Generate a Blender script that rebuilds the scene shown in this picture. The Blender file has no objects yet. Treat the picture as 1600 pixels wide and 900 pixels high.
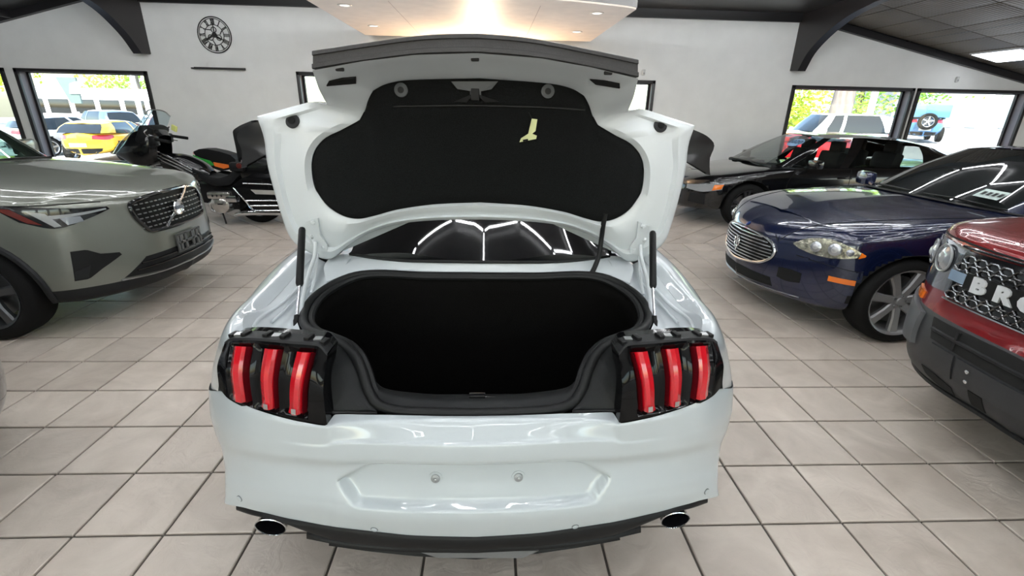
import bpy, bmesh, math, random
import numpy as np
from mathutils import Vector, Matrix
from mathutils.bvhtree import BVHTree
SC = bpy.context.scene
COL = SC.collection
PI = math.pi
random.seed(7)

# ---------------------------------------------------------------- camera, light, exposure
cam_data = bpy.data.cameras.new('camera')
cam = bpy.data.objects.new('camera', cam_data)
COL.objects.link(cam)
cam_data.sensor_width = 36.0
cam_data.lens = 738.88 / 1600 * 36.0
cam_data.clip_start = 0.02
CAM_H = 1.6364
cam.matrix_world = Matrix(((0.998978, -0.004837, -0.044929, 0.000000), (-0.040364, 0.351518, -0.935311, 0.000000), (0.020318, 0.936169, 0.350964, 1.636408), (0, 0, 0, 1)))
SC.camera = cam

world = bpy.data.worlds.new('sky')
SC.world = world
world.use_nodes = True
wn = world.node_tree
wn.nodes.clear()
w_out = wn.nodes.new('ShaderNodeOutputWorld')
w_bg = wn.nodes.new('ShaderNodeBackground')
w_sky = wn.nodes.new('ShaderNodeTexSky')
w_sky.sky_type = 'NISHITA'
w_sky.sun_disc = False
w_sky.sun_elevation = math.radians(50)
w_sky.sun_rotation = math.radians(200)
w_sky.air_density = 1.2
w_sky.dust_density = 2.0
w_bg.inputs['Strength'].default_value = 0.9
wn.links.new(w_sky.outputs[0], w_bg.inputs[0])
wn.links.new(w_bg.outputs[0], w_out.inputs[0])

sun_data = bpy.data.lights.new('sun', 'SUN')
sun_data.energy = 16.0
sun_data.angle = math.radians(0.6)
sun_data.color = (1.0, 0.95, 0.86)
sun = bpy.data.objects.new('sun', sun_data)
COL.objects.link(sun)
sun.rotation_euler = (math.radians(38), 0, math.radians(-22))   # high sun from behind the building

vs = SC.view_settings
vs.view_transform = 'Standard'
vs.look = 'None'
vs.gamma = 1.0
vs.use_curve_mapping = False
vs.exposure = 0.0
try:
    SC.cycles.use_denoising = True
    SC.cycles.sample_clamp_indirect = 8.0
    SC.cycles.max_bounces = 10
except Exception:
    pass
LED_POWER = 36.0

# ---------------------------------------------------------------- materials
MATS = {}
def S(n, k, v):
    if k in n.inputs:
        n.inputs[k].default_value = v
def mat(name, col, rough=0.5, metal=0.0, coat=0.0, spec=0.5, trans=0.0, ior=1.45, alpha=1.0, emis=None, es=0.0, coat_rough=0.03, sheen=0.0):
    if name in MATS:
        return MATS[name]
    m = bpy.data.materials.new(name)
    m.use_nodes = True
    b = m.node_tree.nodes['Principled BSDF']
    S(b, 'Base Color', (*col, 1)); S(b, 'Roughness', rough); S(b, 'Metallic', metal)
    S(b, 'Coat Weight', coat); S(b, 'Coat Roughness', coat_rough); S(b, 'Specular IOR Level', spec)
    S(b, 'Transmission Weight', trans); S(b, 'IOR', ior); S(b, 'Alpha', alpha); S(b, 'Sheen Weight', sheen)
    if emis:
        S(b, 'Emission Color', (*emis, 1)); S(b, 'Emission Strength', es)
    MATS[name] = m
    return m
def noisy(m, scale=8.0, amount=0.15, bump=0.0, bscale=None, rough_var=0.0, detail=4.0, stretch=(1, 1, 1)):
    """vary a material's own colour (and fine relief) with a noise in object space"""
    nt = m.node_tree; N = nt.nodes; L = nt.links
    b = N['Principled BSDF']
    tc = N.new('ShaderNodeTexCoord'); mp = N.new('ShaderNodeMapping')
    mp.inputs['Scale'].default_value = stretch
    L.new(tc.outputs['Object'], mp.inputs[0])
    nz = N.new('ShaderNodeTexNoise'); nz.inputs['Scale'].default_value = scale; nz.inputs['Detail'].default_value = detail
    L.new(mp.outputs[0], nz.inputs['Vector'])
    c = list(b.inputs['Base Color'].default_value)
    rp = N.new('ShaderNodeValToRGB')
    rp.color_ramp.elements[0].position = 0.3; rp.color_ramp.elements[1].position = 0.7
    rp.color_ramp.elements[0].color = (*[max(0, v * (1 - amount)) for v in c[:3]], 1)
    rp.color_ramp.elements[1].color = (*[min(1, v * (1 + amount)) for v in c[:3]], 1)
    L.new(nz.outputs['Fac'], rp.inputs[0]); L.new(rp.outputs[0], b.inputs['Base Color'])
    if bump:
        n2 = N.new('ShaderNodeTexNoise'); n2.inputs['Scale'].default_value = bscale or scale; n2.inputs['Detail'].default_value = 5
        L.new(mp.outputs[0], n2.inputs['Vector'])
        bp = N.new('ShaderNodeBump'); bp.inputs['Strength'].default_value = bump; bp.inputs['Distance'].default_value = 0.01
        L.new(n2.outputs['Fac'], bp.inputs['Height']); L.new(bp.outputs[0], b.inputs['Normal'])
    return m
def glass(name, col, rough=0.0, tint=0.8):
    """thin window glass: clear glossy coat over a tinted transparent sheet"""
    if name in MATS:
        return MATS[name]
    m = bpy.data.materials.new(name); m.use_nodes = True
    nt = m.node_tree; N = nt.nodes; L = nt.links; N.clear()
    o = N.new('ShaderNodeOutputMaterial'); t = N.new('ShaderNodeBsdfTransparent'); g = N.new('ShaderNodeBsdfGlossy')
    lw = N.new('ShaderNodeLayerWeight'); pw_ = N.new('ShaderNodeMath'); pw_.operation = 'POWER'; pw_.inputs[1].default_value = 4.0; f = N.new('ShaderNodeMath'); f.operation = 'MULTIPLY_ADD'; f.inputs[1].default_value = 0.9; f.inputs[2].default_value = 0.045; mx = N.new('ShaderNodeMixShader')
    t.inputs[0].default_value = (*[c * tint for c in col], 1); g.inputs['Roughness'].default_value = rough
    lw.inputs['Blend'].default_value = 0.5; L.new(lw.outputs['Facing'], pw_.inputs[0]); L.new(pw_.outputs[0], f.inputs[0])
    L.new(f.outputs[0], mx.inputs[0]); L.new(t.outputs[0], mx.inputs[1]); L.new(g.outputs[0], mx.inputs[2]); L.new(mx.outputs[0], o.inputs[0])
    MATS[name] = m
    return m

M_CHROME = mat('chrome', (0.75, 0.76, 0.78), 0.12, 1.0)
M_STEEL = mat('steel', (0.45, 0.46, 0.47), 0.3, 1.0)
M_BLACK_GLOSS = mat('gloss_black', (0.006, 0.006, 0.007), 0.12, 0, 0.6)
M_BLACK = mat('satin_black', (0.007, 0.007, 0.0075), 0.45, spec=0.25)
M_BLACK_PLASTIC = mat('black_plastic', (0.011, 0.0115, 0.0125), 0.5, spec=0.3)
M_GREY_PLASTIC = noisy(mat('grey_plastic', (0.055, 0.057, 0.062), 0.55), 120, 0.2, 0.15, 300)
M_RUBBER = mat('tyre_rubber', (0.007, 0.007, 0.007), 0.8, spec=0.2)
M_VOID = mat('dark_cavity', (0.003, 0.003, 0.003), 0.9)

# ---------------------------------------------------------------- mesh helpers
def obj(name, verts, faces, m, parent=None, smooth=True, sharp=0.7, loc=None):
    me = bpy.data.meshes.new(name)
    me.from_pydata([tuple(map(float, v)) for v in verts], [], [tuple(f) for f in faces])
    return _fin(name, me, m, parent, smooth, sharp, loc)
def _fin(name, me, m, parent, smooth, sharp, loc=None):
    if isinstance(m, (list, tuple)):
        for q in m: me.materials.append(q)
    elif m is not None:
        me.materials.append(m)
    if smooth:
        me.polygons.foreach_set('use_smooth', [True] * len(me.polygons))
        try: me.set_sharp_from_angle(angle=sharp)
        except Exception: pass
    me.update()
    o = bpy.data.objects.new(name, me)
    COL.objects.link(o)
    if parent is not None: o.parent = parent
    if loc is not None: o.location = loc
    return o
class G:
    """collects geometry that becomes one mesh object"""
    def __init__(self): self.v = []; self.f = []
    def add(self, verts, faces):
        k = len(self.v)
        self.v += [tuple(map(float, p)) for p in verts]
        self.f += [tuple(i + k for i in q) for q in faces]
        return self
    def box(self, c, s, rz=0.0, rx=0.0, ry=0.0, bev=0.0):
        sx, sy, sz = s[0] / 2, s[1] / 2, s[2] / 2
        R = Matrix.Rotation(rz, 3, 'Z') @ Matrix.Rotation(ry, 3, 'Y') @ Matrix.Rotation(rx, 3, 'X')
        if bev <= 0:
            vs_ = [Vector((x * sx, y * sy, z * sz)) for x in (-1, 1) for y in (-1, 1) for z in (-1, 1)]
            fs = [(0, 1, 3, 2), (4, 6, 7, 5), (0, 4, 5, 1), (2, 3, 7, 6), (0, 2, 6, 4), (1, 5, 7, 3)]
        else:
            bm = bmesh.new(); bmesh.ops.create_cube(bm, size=1)
            for v in bm.verts: v.co = Vector((v.co.x * s[0], v.co.y * s[1], v.co.z * s[2]))
            bmesh.ops.bevel(bm, geom=bm.edges[:], offset=bev, segments=2, affect='EDGES', profile=0.6)
            bm.verts.index_update()
            vs_ = [v.co.copy() for v in bm.verts]; fs = [tuple(v.index for v in q.verts) for q in bm.faces]; bm.free()
        return self.add([R @ v + Vector(c) for v in vs_], fs)
    def tube(self, pts, r, seg=10, caps=True, closed=False):
        pts = [Vector(p) for p in pts]; n = len(pts)
        rr = r if isinstance(r, (list, tuple)) else [r] * n
        V = []; F = []; up = None
        for i, p in enumerate(pts):
            if closed: t = pts[(i + 1) % n] - pts[i - 1]
            else: t = pts[min(i + 1, n - 1)] - pts[max(i - 1, 0)]
            if t.length < 1e-9: t = Vector((0, 0, 1))
            t.normalize()
            if up is None:
                up = Vector((0, 0, 1)) if abs(t.z) < 0.9 else Vector((1, 0, 0))
            a = up - t * up.dot(t)
            if a.length < 1e-6: a = t.orthogonal()
            a.normalize(); up = a; b = t.cross(a)
            for k in range(seg):
                q = 2 * PI * k / seg
                V.append(p + (a * math.cos(q) + b * math.sin(q)) * rr[i])
        m_ = n if closed else n - 1
        for i in range(m_):
            for k in range(seg):
                i2 = (i + 1) % n; k2 = (k + 1) % seg
                F.append((i * seg + k, i * seg + k2, i2 * seg + k2, i2 * seg + k))
        if caps and not closed:
            F.append(tuple(range(seg))[::-1]); F.append(tuple((n - 1) * seg + k for k in range(seg)))
        return self.add(V, F)
    def lathe(self, prof, c=(0, 0, 0), axis='z', seg=24, a0=0.0, a1=2 * PI):
        """prof: list of (radius, height)"""
        full = abs(a1 - a0 - 2 * PI) < 1e-6; n = seg if full else seg + 1
        V = []; F = []
        for (r, h) in prof:
            for k in range(n):
                q = a0 + (a1 - a0) * k / seg
                x, y = r * math.cos(q), r * math.sin(q)
                p = {'z': (x, y, h), 'y': (x, h, y), 'x': (h, x, y)}[axis]
                V.append((p[0] + c[0], p[1] + c[1], p[2] + c[2]))
        for i in range(len(prof) - 1):
            for k in range(seg):
                k2 = (k + 1) % n
                F.append((i * n + k, i * n + k2, (i + 1) * n + k2, (i + 1) * n + k))
        return self.add(V, F)
    def prism(self, outline, a, b, axis='y'):
        """outline of 2D points extruded from a to b along an axis: y -> (x,z), x -> (y,z), z -> (x,y)"""
        n = len(outline)
        def P(p, d): return {'y': (p[0], d, p[1]), 'x': (d, p[0], p[1]), 'z': (p[0], p[1], d)}[axis]
        V = [P(p, a) for p in outline] + [P(p, b) for p in outline]
        F = [tuple(range(n)), tuple(range(2 * n - 1, n - 1, -1))]
        F += [(i, i + n, (i + 1) % n + n, (i + 1) % n) for i in range(n)]
        return self.add(V, F)
    def grid(self, rows, cu=False, cv=False):
        nr, nc = len(rows), len(rows[0])
        V = [p for r in rows for p in r]; F = []
        for i in range(nr if cv else nr - 1):
            for j in range(nc if cu else nc - 1):
                i2, j2 = (i + 1) % nr, (j + 1) % nc
                F.append((i * nc + j, i * nc + j2, i2 * nc + j2, i2 * nc + j))
        return self.add(V, F)
    def clean(self, dist=1e-5):
        bm = bmesh.new(); vv = [bm.verts.new(p) for p in self.v]
        for q in self.f:
            try: bm.faces.new([vv[i] for i in dict.fromkeys(q)])
            except ValueError: pass
        bmesh.ops.remove_doubles(bm, verts=bm.verts[:], dist=dist)
        bmesh.ops.dissolve_degenerate(bm, dist=dist, edges=bm.edges[:])
        bmesh.ops.recalc_face_normals(bm, faces=bm.faces[:])
        bm.verts.index_update()
        self.v = [tuple(v.co) for v in bm.verts]; self.f = [tuple(v.index for v in q.verts) for q in bm.faces]; bm.free()
        return self
    def out(self, name, m, parent=None, smooth=True, sharp=0.7, loc=None):
        return obj(name, self.v, self.f, m, parent, smooth, sharp, loc)
def spl(pts, n, closed=False):
    """smooth curve through the points, n samples"""
    P = np.array([tuple(p) for p in pts], float)
    if closed: P = np.vstack([P[-2:-1] if np.allclose(P[0], P[-1]) else P[-1:], P, P[:1] if np.allclose(P[0], P[-1]) else P[:2]])
    d = np.r_[0, np.cumsum(np.maximum(np.linalg.norm(np.diff(P, axis=0), axis=1), 1e-6) ** 0.7)]
    T = np.zeros_like(P)
    T[1:-1] = (P[2:] - P[:-2]) / (d[2:] - d[:-2])[:, None]
    T[0] = (P[1] - P[0]) / (d[1] - d[0]); T[-1] = (P[-1] - P[-2]) / (d[-1] - d[-2])
    lo, hi = (d[1], d[-2]) if closed else (d[0], d[-1])
    t = np.linspace(lo, hi, n, endpoint=not closed)
    i = np.clip(np.searchsorted(d, t, 'right') - 1, 0, len(d) - 2)
    h = d[i + 1] - d[i]; s = ((t - d[i]) / h)[:, None]; h = h[:, None]
    return (2 * s**3 - 3 * s**2 + 1) * P[i] + (s**3 - 2 * s**2 + s) * h * T[i] + (-2 * s**3 + 3 * s**2) * P[i + 1] + (s**3 - s**2) * h * T[i + 1]
def lin(pts, n):
    P = np.array([tuple(p) for p in pts], float)
    d = np.r_[0, np.cumsum(np.maximum(np.linalg.norm(np.diff(P, axis=0), axis=1), 1e-9))]
    t = np.linspace(0, d[-1], n)
    return np.stack([np.interp(t, d, P[:, k]) for k in range(P.shape[1])], 1)
def seg_spl(A, k):
    """interpolate array A (n, ...) smoothly with k samples per segment, control index preserved at multiples of k"""
    A = np.array(A, float); n = len(A)
    flat = A.reshape(n, -1)
    T = np.zeros_like(flat)
    T[1:-1] = (flat[2:] - flat[:-2]) / 2
    T[0] = flat[1] - flat[0]; T[-1] = flat[-1] - flat[-2]
    # limit overshoot
    d1 = np.diff(flat, axis=0)
    for j in range(1, n - 1):
        m_ = np.minimum(np.abs(d1[j - 1]), np.abs(d1[j])) * 1.5
        T[j] = np.where(d1[j - 1] * d1[j] < 0, T[j] * 0.35, np.clip(T[j], -np.maximum(m_, 1e-9), np.maximum(m_, 1e-9)))
    out = []
    for i in range(n - 1):
        for q in range(k):
            s = q / k
            out.append((2*s**3-3*s**2+1)*flat[i] + (s**3-2*s**2+s)*T[i] + (-2*s**3+3*s**2)*flat[i+1] + (s**3-s**2)*T[i+1])
    out.append(flat[-1])
    return np.array(out).reshape((-1,) + A.shape[1:])
def loft(rows, ku=4, kv=4):
    """control grid (rows x cols x 3) -> fine grid; control rows at multiples of kv, columns at multiples of ku"""
    A = seg_spl(np.array(rows, float), kv)
    return np.swapaxes(seg_spl(np.swapaxes(A, 0, 1), ku), 0, 1)
def mirx(A):
    """half grid whose first column lies on the plane x = 0 -> full grid"""
    A = np.array(A, float); B = A[:, :0:-1].copy(); B[..., 0] *= -1
    return np.concatenate([B, A], 1)
def miry(A):
    A = np.array(A, float); B = A[:, :0:-1].copy(); B[..., 1] *= -1
    return np.concatenate([B, A], 1)
def between(a, b, nu, nv, smooth=True):
    f = spl if smooth else lin
    A, B = f(a, nu), f(b, nu)
    return [A + (B - A) * t for t in np.linspace(0, 1, nv)]

# ---------------------------------------------------------------- scene-object helpers
def tag(o, label=None, cat=None, group=None, kind=None):
    if label: o['label'] = label
    if cat: o['category'] = cat
    if group: o['group'] = group
    if kind: o['kind'] = kind
    return o
def thing(name, label, cat, loc=(0, 0, 0), rz=0.0, group=None):
    o = bpy.data.objects.new(name, None); COL.objects.link(o)
    o.location = loc; o.rotation_euler = (0, 0, rz); o.empty_display_size = 0.1
    return tag(o, label, cat, group)
def struct(o): return tag(o, kind='structure')
def lab(o, s): o['label'] = s; return o
def copy_obj(o, parent=None):
    c = o.copy(); COL.objects.link(c)
    if parent is not None: c.parent = parent
    return c
def copy_tree(o, parent=None):
    c = copy_obj(o, parent)
    for ch in list(o.children): copy_tree(ch, c)
    return c

# ================================================================ the setting
T = 0.355
WY = 10.0            # back wall plane
GX0, GY0 = -4.7175 * T, 4.2206 * T      # tile grid origin
XLW, XRW, YFW = -12.0, 12.4, -6.5       # left, right, front walls
YD = 6.1133                          # where the straight tiles end and diagonal ones begin

# ---- floor: grout bed with every tile its own piece
m_grout = noisy(mat('grout', (0.10, 0.088, 0.076), 0.85), 40, 0.25)
def tile_material():
    m = mat('floor_tile', (0.33, 0.29, 0.25), 0.4)
    nt = m.node_tree; N = nt.nodes; L = nt.links; b = N['Principled BSDF']
    oi = N.new('ShaderNodeObjectInfo'); geo = N.new('ShaderNodeNewGeometry')
    n1 = N.new('ShaderNodeTexNoise'); n1.inputs['Scale'].default_value = 3.2; n1.inputs['Detail'].default_value = 6; n1.inputs['Distortion'].default_value = 1.2
    L.new(geo.outputs['Position'], n1.inputs['Vector'])
    r = N.new('ShaderNodeValToRGB'); e = r.color_ramp.elements
    e[0].position = 0.3; e[0].color = (0.43, 0.37, 0.315, 1); e[1].position = 0.72; e[1].color = (0.58, 0.51, 0.445, 1)
    L.new(n1.outputs['Fac'], r.inputs[0])
    hv = N.new('ShaderNodeHueSaturation')
    mr = N.new('ShaderNodeMapRange'); mr.inputs['To Min'].default_value = 0.9; mr.inputs['To Max'].default_value = 1.1
    L.new(oi.outputs['Random'], mr.inputs['Value']); L.new(mr.outputs[0], hv.inputs['Value']); L.new(r.outputs[0], hv.inputs['Color'])
    L.new(hv.outputs[0], b.inputs['Base Color'])
    n2 = N.new('ShaderNodeTexNoise'); n2.inputs['Scale'].default_value = 9; n2.inputs['Detail'].default_value = 5; n2.inputs['Distortion'].default_value = 2.0
    L.new(geo.outputs['Position'], n2.inputs['Vector'])
    bp = N.new('ShaderNodeBump'); bp.inputs['Strength'].default_value = 0.35; bp.inputs['Distance'].default_value = 0.012
    L.new(n2.outputs['Fac'], bp.inputs['Height']); L.new(bp.outputs[0], b.inputs['Normal'])
    r2 = N.new('ShaderNodeMapRange'); r2.inputs['To Min'].default_value = 0.3; r2.inputs['To Max'].default_value = 0.52
    L.new(n1.outputs['Fac'], r2.inputs['Value']); L.new(r2.outputs[0], b.inputs['Roughness'])
    return m
m_tile = tile_material()
floor = struct(G().box(((XLW + XRW) / 2, (YFW + WY) / 2, -0.06), (XRW - XLW + 0.6, WY - YFW + 0.6, 0.1)).out('floor', m_grout, smooth=False))
g_, h_ = T / 2 - 0.0055, 0.0
tile_v = []
for (k, z) in ((g_, -0.012), (g_, -0.003), (g_ - 0.004, h_)):
    tile_v += [(-k, -k, z), (k, -k, z), (k, k, z), (-k, k, z)]
tile_f = [(8, 9, 10, 11)] + [(r * 4 + i, r * 4 + (i + 1) % 4, r * 4 + 4 + (i + 1) % 4, r * 4 + 4 + i) for r in (0, 1) for i in range(4)]
tile_me = bpy.data.meshes.new('tile'); tile_me.from_pydata(tile_v, [], tile_f); tile_me.materials.append(m_tile)
spots = []
c0 = int((XLW - GX0) / T) - 1; c1 = int((XRW - GX0) / T) + 1
for c in range(c0, c1):
    for r in range(int((YFW - GY0) / T), int(round((YD - GY0) / T))):
        spots.append((GX0 + (c + 0.5) * T, GY0 + (r + 0.5) * T, 0.0))
d = T * math.sqrt(2)
diag = []
for i in range(-30, 32):
    for j in range(0, 12):
        for k in (0, 1):
            x, y = i * d + k * d / 2 + 0.11, YD + j * d + k * d / 2 + 0.0
            if y + d / 2 < WY + 0.3 and XLW < x < XRW: diag.append((x, y, PI / 4))
cm = cam.matrix_world.inverted()
def frame_pos(x, y, z=0.0):
    p = cm @ Vector((x, y, z))
    if p.z > -0.3: return None
    u, v = -p.x / p.z * 738.88 + 800, 450 + p.y / p.z * 738.88
    return u, v
def tile_rank(s):       # nearest tiles that can show in the photograph come first
    f = frame_pos(s[0], s[1])
    if f is None or not (-60 < f[0] < 1660 and 300 < f[1] < 960): return 1e9
    if abs(s[0] + 0.04) < 0.75 and 1.6 < s[1] < 5.6: return 1e6 + s[1]     # under the open car
    return math.hypot(s[0], s[1])
spots.sort(key=tile_rank)
for (x, y, a) in spots[:296]:
    t = bpy.data.objects.new('tile', tile_me); COL.objects.link(t)
    t.location = (x, y, 0); t.parent = floor
rest = G()
for (x, y, a) in spots[296:] + diag:
    ca, sa = math.cos(a), math.sin(a)
    if a:   # clip the diagonal field at its straight border
        q = [(x + ca * vx - sa * vy, y + sa * vx + ca * vy, vz) for (vx, vy, vz) in tile_v]
        q = [(px, max(py, YD + 0.006), pz) for (px, py, pz) in q]
    else: q = [(x + vx, y + vy, vz) for (vx, vy, vz) in tile_v]
    rest.add(q, tile_f)
tag(rest.out('tile_field', m_tile, floor, smooth=False), 'smaller far floor tiles, laid diagonally near the back wall', kind='stuff')

# ---- walls
m_wall = noisy(mat('wall_paint', (0.83, 0.84, 0.83), 0.75), 3.0, 0.03, 0.06, 180)
m_trim = mat('dark_trim', (0.016, 0.015, 0.017), 0.4)
m_reveal = mat('window_reveal', (0.22, 0.195, 0.205), 0.55)
WIN = [(-11.5, -9.03, 0.45, 2.19), (-8.845, -6.458, 0.45, 2.19), (-3.706, 3.207, 0.45, 2.247), (5.979, 8.513, 0.45, 2.226), (8.579, 10.99, 0.45, 2.226)]
wt = 0.26
w = G(); top = 3.75
def wall_run(g, a0, a1, wins, fix, along='x'):
    def bx(p0, p1, z0, z1):
        if p1 - p0 < 1e-4 or z1 - z0 < 1e-4: return
        if along == 'x': g.box(((p0 + p1) / 2, fix, (z0 + z1) / 2), (p1 - p0, wt, z1 - z0))
        else: g.box((fix, (p0 + p1) / 2, (z0 + z1) / 2), (wt, p1 - p0, z1 - z0))
    p = a0
    for (x0, x1, z0, z1) in wins:
        bx(p, x0, -0.1, top); bx(x0, x1, -0.1, z0); bx(x0, x1, z1, top); p = x1
    bx(p, a1, -0.1, top)
wall_run(w, XLW - 0.3, XRW + 0.3, WIN, WY + wt / 2)
struct(w.out('wall_back', m_wall, smooth=False))
FW = [(-10.5, -6.5, 0.3, 2.6), (-5.9, -2.2, 0.3, 2.6), (-1.6, 1.6, 0.05, 2.6), (2.2, 5.9, 0.3, 2.6), (6.5, 10.5, 0.3, 2.6)]
w = G(); wall_run(w, XLW - 0.3, XRW + 0.3, FW, YFW - wt / 2); struct(w.out('wall_front', m_wall, smooth=False))
w = G(); wall_run(w, YFW, WY, [], XLW - wt / 2, 'y'); struct(w.out('wall_left', m_wall, smooth=False))
w = G(); wall_run(w, YFW, WY, [(-4, 0, 0.4, 2.1), (1.5, 6.5, 0.4, 2.1)], XRW + wt / 2, 'y'); struct(w.out('wall_right', m_wall, smooth=False))

m_pane = glass('window_glass', (0.97, 1.0, 0.98), 0.0, 0.97)
def window(n, x0, x1, z0, z1, y, out=1):
    root = thing('window_%d' % n, 'showroom window %d' % n, None, ((x0 + x1) / 2, y, z0)); del root['label']
    struct(root)
    cx_, cz = (x0 + x1) / 2, z0
    W, H = x1 - x0, z1 - z0
    t = 0.062
    f = G()      # casing on the room side
    for sx in (-1, 1): f.box((sx * (W / 2 - t / 2), -0.012 * out, H / 2), (t, 0.05, H + 0.002), bev=0.006)
    f.box((0, -0.012 * out, H - t / 2), (W, 0.05, t), bev=0.006); f.box((0, -0.012 * out, t / 2), (W, 0.05, t), bev=0.006)
    f.out('casing', m_trim, root, sharp=0.5)
    r = G()      # lining of the reveal
    for sx in (-1, 1): r.box((sx * (W / 2 - 0.012), 0.13 * out, H / 2), (0.024, wt - 0.03, H))
    r.box((0, 0.13 * out, H - 0.012), (W, wt - 0.03, 0.024)); r.box((0, 0.13 * out, 0.012), (W, wt - 0.03, 0.024))
    r.out('reveal', m_reveal, root, smooth=False)
    s = G(); t2 = 0.045
    for sx in (-1, 1): s.box((sx * (W / 2 - 0.024 - t2 / 2), 0.21 * out, H / 2), (t2, 0.05, H - 0.048))
    s.box((0, 0.21 * out, H - 0.024 - t2 / 2), (W - 0.05, 0.05, t2)); s.box((0, 0.21 * out, 0.024 + t2 / 2), (W - 0.05, 0.05, t2))
    s.out('sash', m_trim, root, smooth=False)
    G().box((0, 0.21 * out, H / 2), (W - 0.13, 0.008, H - 0.13)).out('pane', m_pane, root, smooth=False)
    return root
for i, (x0, x1, z0, z1) in enumerate(WIN): window(i + 1, x0, x1, z0, z1, WY)
for i, (x0, x1, z0, z1) in enumerate(FW): window(i + 6, x0, x1, z0, z1, YFW, -1)

# ---- ceiling
m_ceil = noisy(mat('ceiling_paint', (0.035, 0.034, 0.035), 0.35), 2.0, 0.2, 0.1, 60)
XBL, XBR = -6.314, 5.867
ZM = 3.47
ce = G(); ce.box(((XBL + XBR) / 2, (YFW + WY) / 2, ZM + 0.05), (XBR - XBL + 0.3, WY - YFW + 0.4, 0.1))
struct(ce.out('ceiling', m_ceil, smooth=False))
def slope_r(x): return 3.50 - 0.208 * (x - 5.87)
def slope_l(x): return 3.46 + 0.25 * (x + 7.17)
sl = G()
for (xa, xb, fn) in ((5.9, XRW + 0.2, slope_r), (XLW - 0.2, -6.35, slope_l)):
    sl.add([(xa, YFW - .2, fn(xa)), (xb, YFW - .2, fn(xb)), (xb, WY + .2, fn(xb)), (xa, WY + .2, fn(xa)),
            (xa, YFW - .2, fn(xa) + .1), (xb, YFW - .2, fn(xb) + .1), (xb, WY + .2, fn(xb) + .1), (xa, WY + .2, fn(xa) + .1)],
           [(0, 1, 2, 3), (7, 6, 5, 4), (0, 4, 5, 1), (1, 5, 6, 2), (2, 6, 7, 3), (3, 7, 4, 0)])
slope_o = struct(sl.out('ceiling_slope', m_ceil, smooth=False))
# pressed ceiling tiles on the right-hand slope
m_ctile = mat('pressed_ceiling_tile', (0.16, 0.125, 0.09), 0.34, 0.6)
nt = m_ctile.node_tree; N = nt.nodes; L = nt.links
tc = N.new('ShaderNodeTexCoord'); mp = N.new('ShaderNodeMapping'); mp.inputs['Scale'].default_value = (16, 16, 1)
wv = N.new('ShaderNodeTexChecker'); wv.inputs['Scale'].default_value = 1.0
ww = N.new('ShaderNodeTexVoronoi'); ww.inputs['Scale'].default_value = 1.0; ww.inputs['Randomness'].default_value = 0.0
L.new(tc.outputs['Object'], mp.inputs[0]); L.new(mp.outputs[0], ww.inputs['Vector'])
bp_ = N.new('ShaderNodeBump'); bp_.inputs['Strength'].default_value = 0.5; bp_.inputs['Distance'].default_value = 0.02
L.new(ww.outputs['Distance'], bp_.inputs['Height']); L.new(bp_.outputs[0], N['Principled BSDF'].inputs['Normal'])
ang = math.atan(0.208)
n_t = 0
pw, pl = 0.61, 1.22
ctile = G().box((0, 0, 0), (pw - 0.014, pl - 0.014, 0.02), bev=0.004)
ct_me = None
for i in range(0, 10):
    for j in range(0, 8):
        xs = 5.98 + (i + 0.5) * pw * math.cos(ang); yy = WY - 0.16 - (j + 0.5) * pl
        if xs > XRW - 0.2: continue
        if ct_me is None:
            o = ctile.out('ceiling_tile', m_ctile, slope_o, sharp=0.4); ct_me = o.data
        else:
            o = bpy.data.objects.new('ceiling_tile', ct_me); COL.objects.link(o); o.parent = slope_o
        o.location = (xs, yy, slope_r(xs) - 0.008); o.rotation_euler = (0, ang, 0)
# trims along the back wall
struct(G().box(((XBL + XBR) / 2, WY - 0.03, 3.395), (XBR - XBL, 0.06, 0.15)).out('trim_1', m_trim, smooth=False))
for n, (xa, xb, fn) in enumerate(((6.02, XRW, slope_r), (XLW, -6.47, slope_l))):
    t = G()
    V = []
    for y in (WY - 0.09, WY + 0.0):
        V += [(xa, y, fn(xa) - 0.125), (xb, y, fn(xb) - 0.125), (xb, y, fn(xb) + 0.01), (xa, y, fn(xa) + 0.01)]
    t.add(V, [(0, 1, 2, 3), (7, 6, 5, 4), (0, 4, 5, 1), (1, 5, 6, 2), (2, 6, 7, 3), (3, 7, 4, 0)])
    struct(t.out('trim_%d' % (n + 2), m_trim, smooth=False))
# curved knee brackets carrying the two beams
m_beam = mat('beam_paint', (0.02, 0.018, 0.02), 0.38)
def beam(xa, xb, curve, label):
    g = G()
    low = [(10.0, curve[0][1] + 0.02)] + [tuple(p) for p in spl(curve, 22)] + [(6.9, 3.34), (YFW + 0.1, 3.34), (YFW + 0.1, 3.56), (10.0, 3.56)]
    n = len(low)
    V = [(xa, y, z) for y, z in low] + [(xb, y, z) for y, z in low]
    F = [(i, i + 1, i + 1 + n, i + n) for i in range(n - 1)] + [(n - 1, 0, n, 2 * n - 1)]
    # side faces as strips up to the beam top
    for off in (0, n):
        k = len(V)
        V += [((xa if off == 0 else xb), low[i][0], 3.56) for i in range(n - 3)]
        for i in range(n - 4):
            F.append((off + i, off + i + 1, k + i + 1, k + i))
        F.append((off + n - 4, off + n - 3, off + n - 2, k + n - 4))
    o = g.add(V, F).out('ceiling_beam', m_beam, sharp=0.5)
    return struct(o)
beam(5.867, 6.022, [(9.743, 2.462), (9.543, 2.762), (9.139, 3.025), (8.652, 3.212), (8.1, 3.315)], '')
beam(-6.465, -6.314, [(9.75, 2.464), (9.549, 2.70), (9.32, 2.88), (9.092, 3.02), (8.803, 3.13), (8.2, 3.29)], '')
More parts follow.
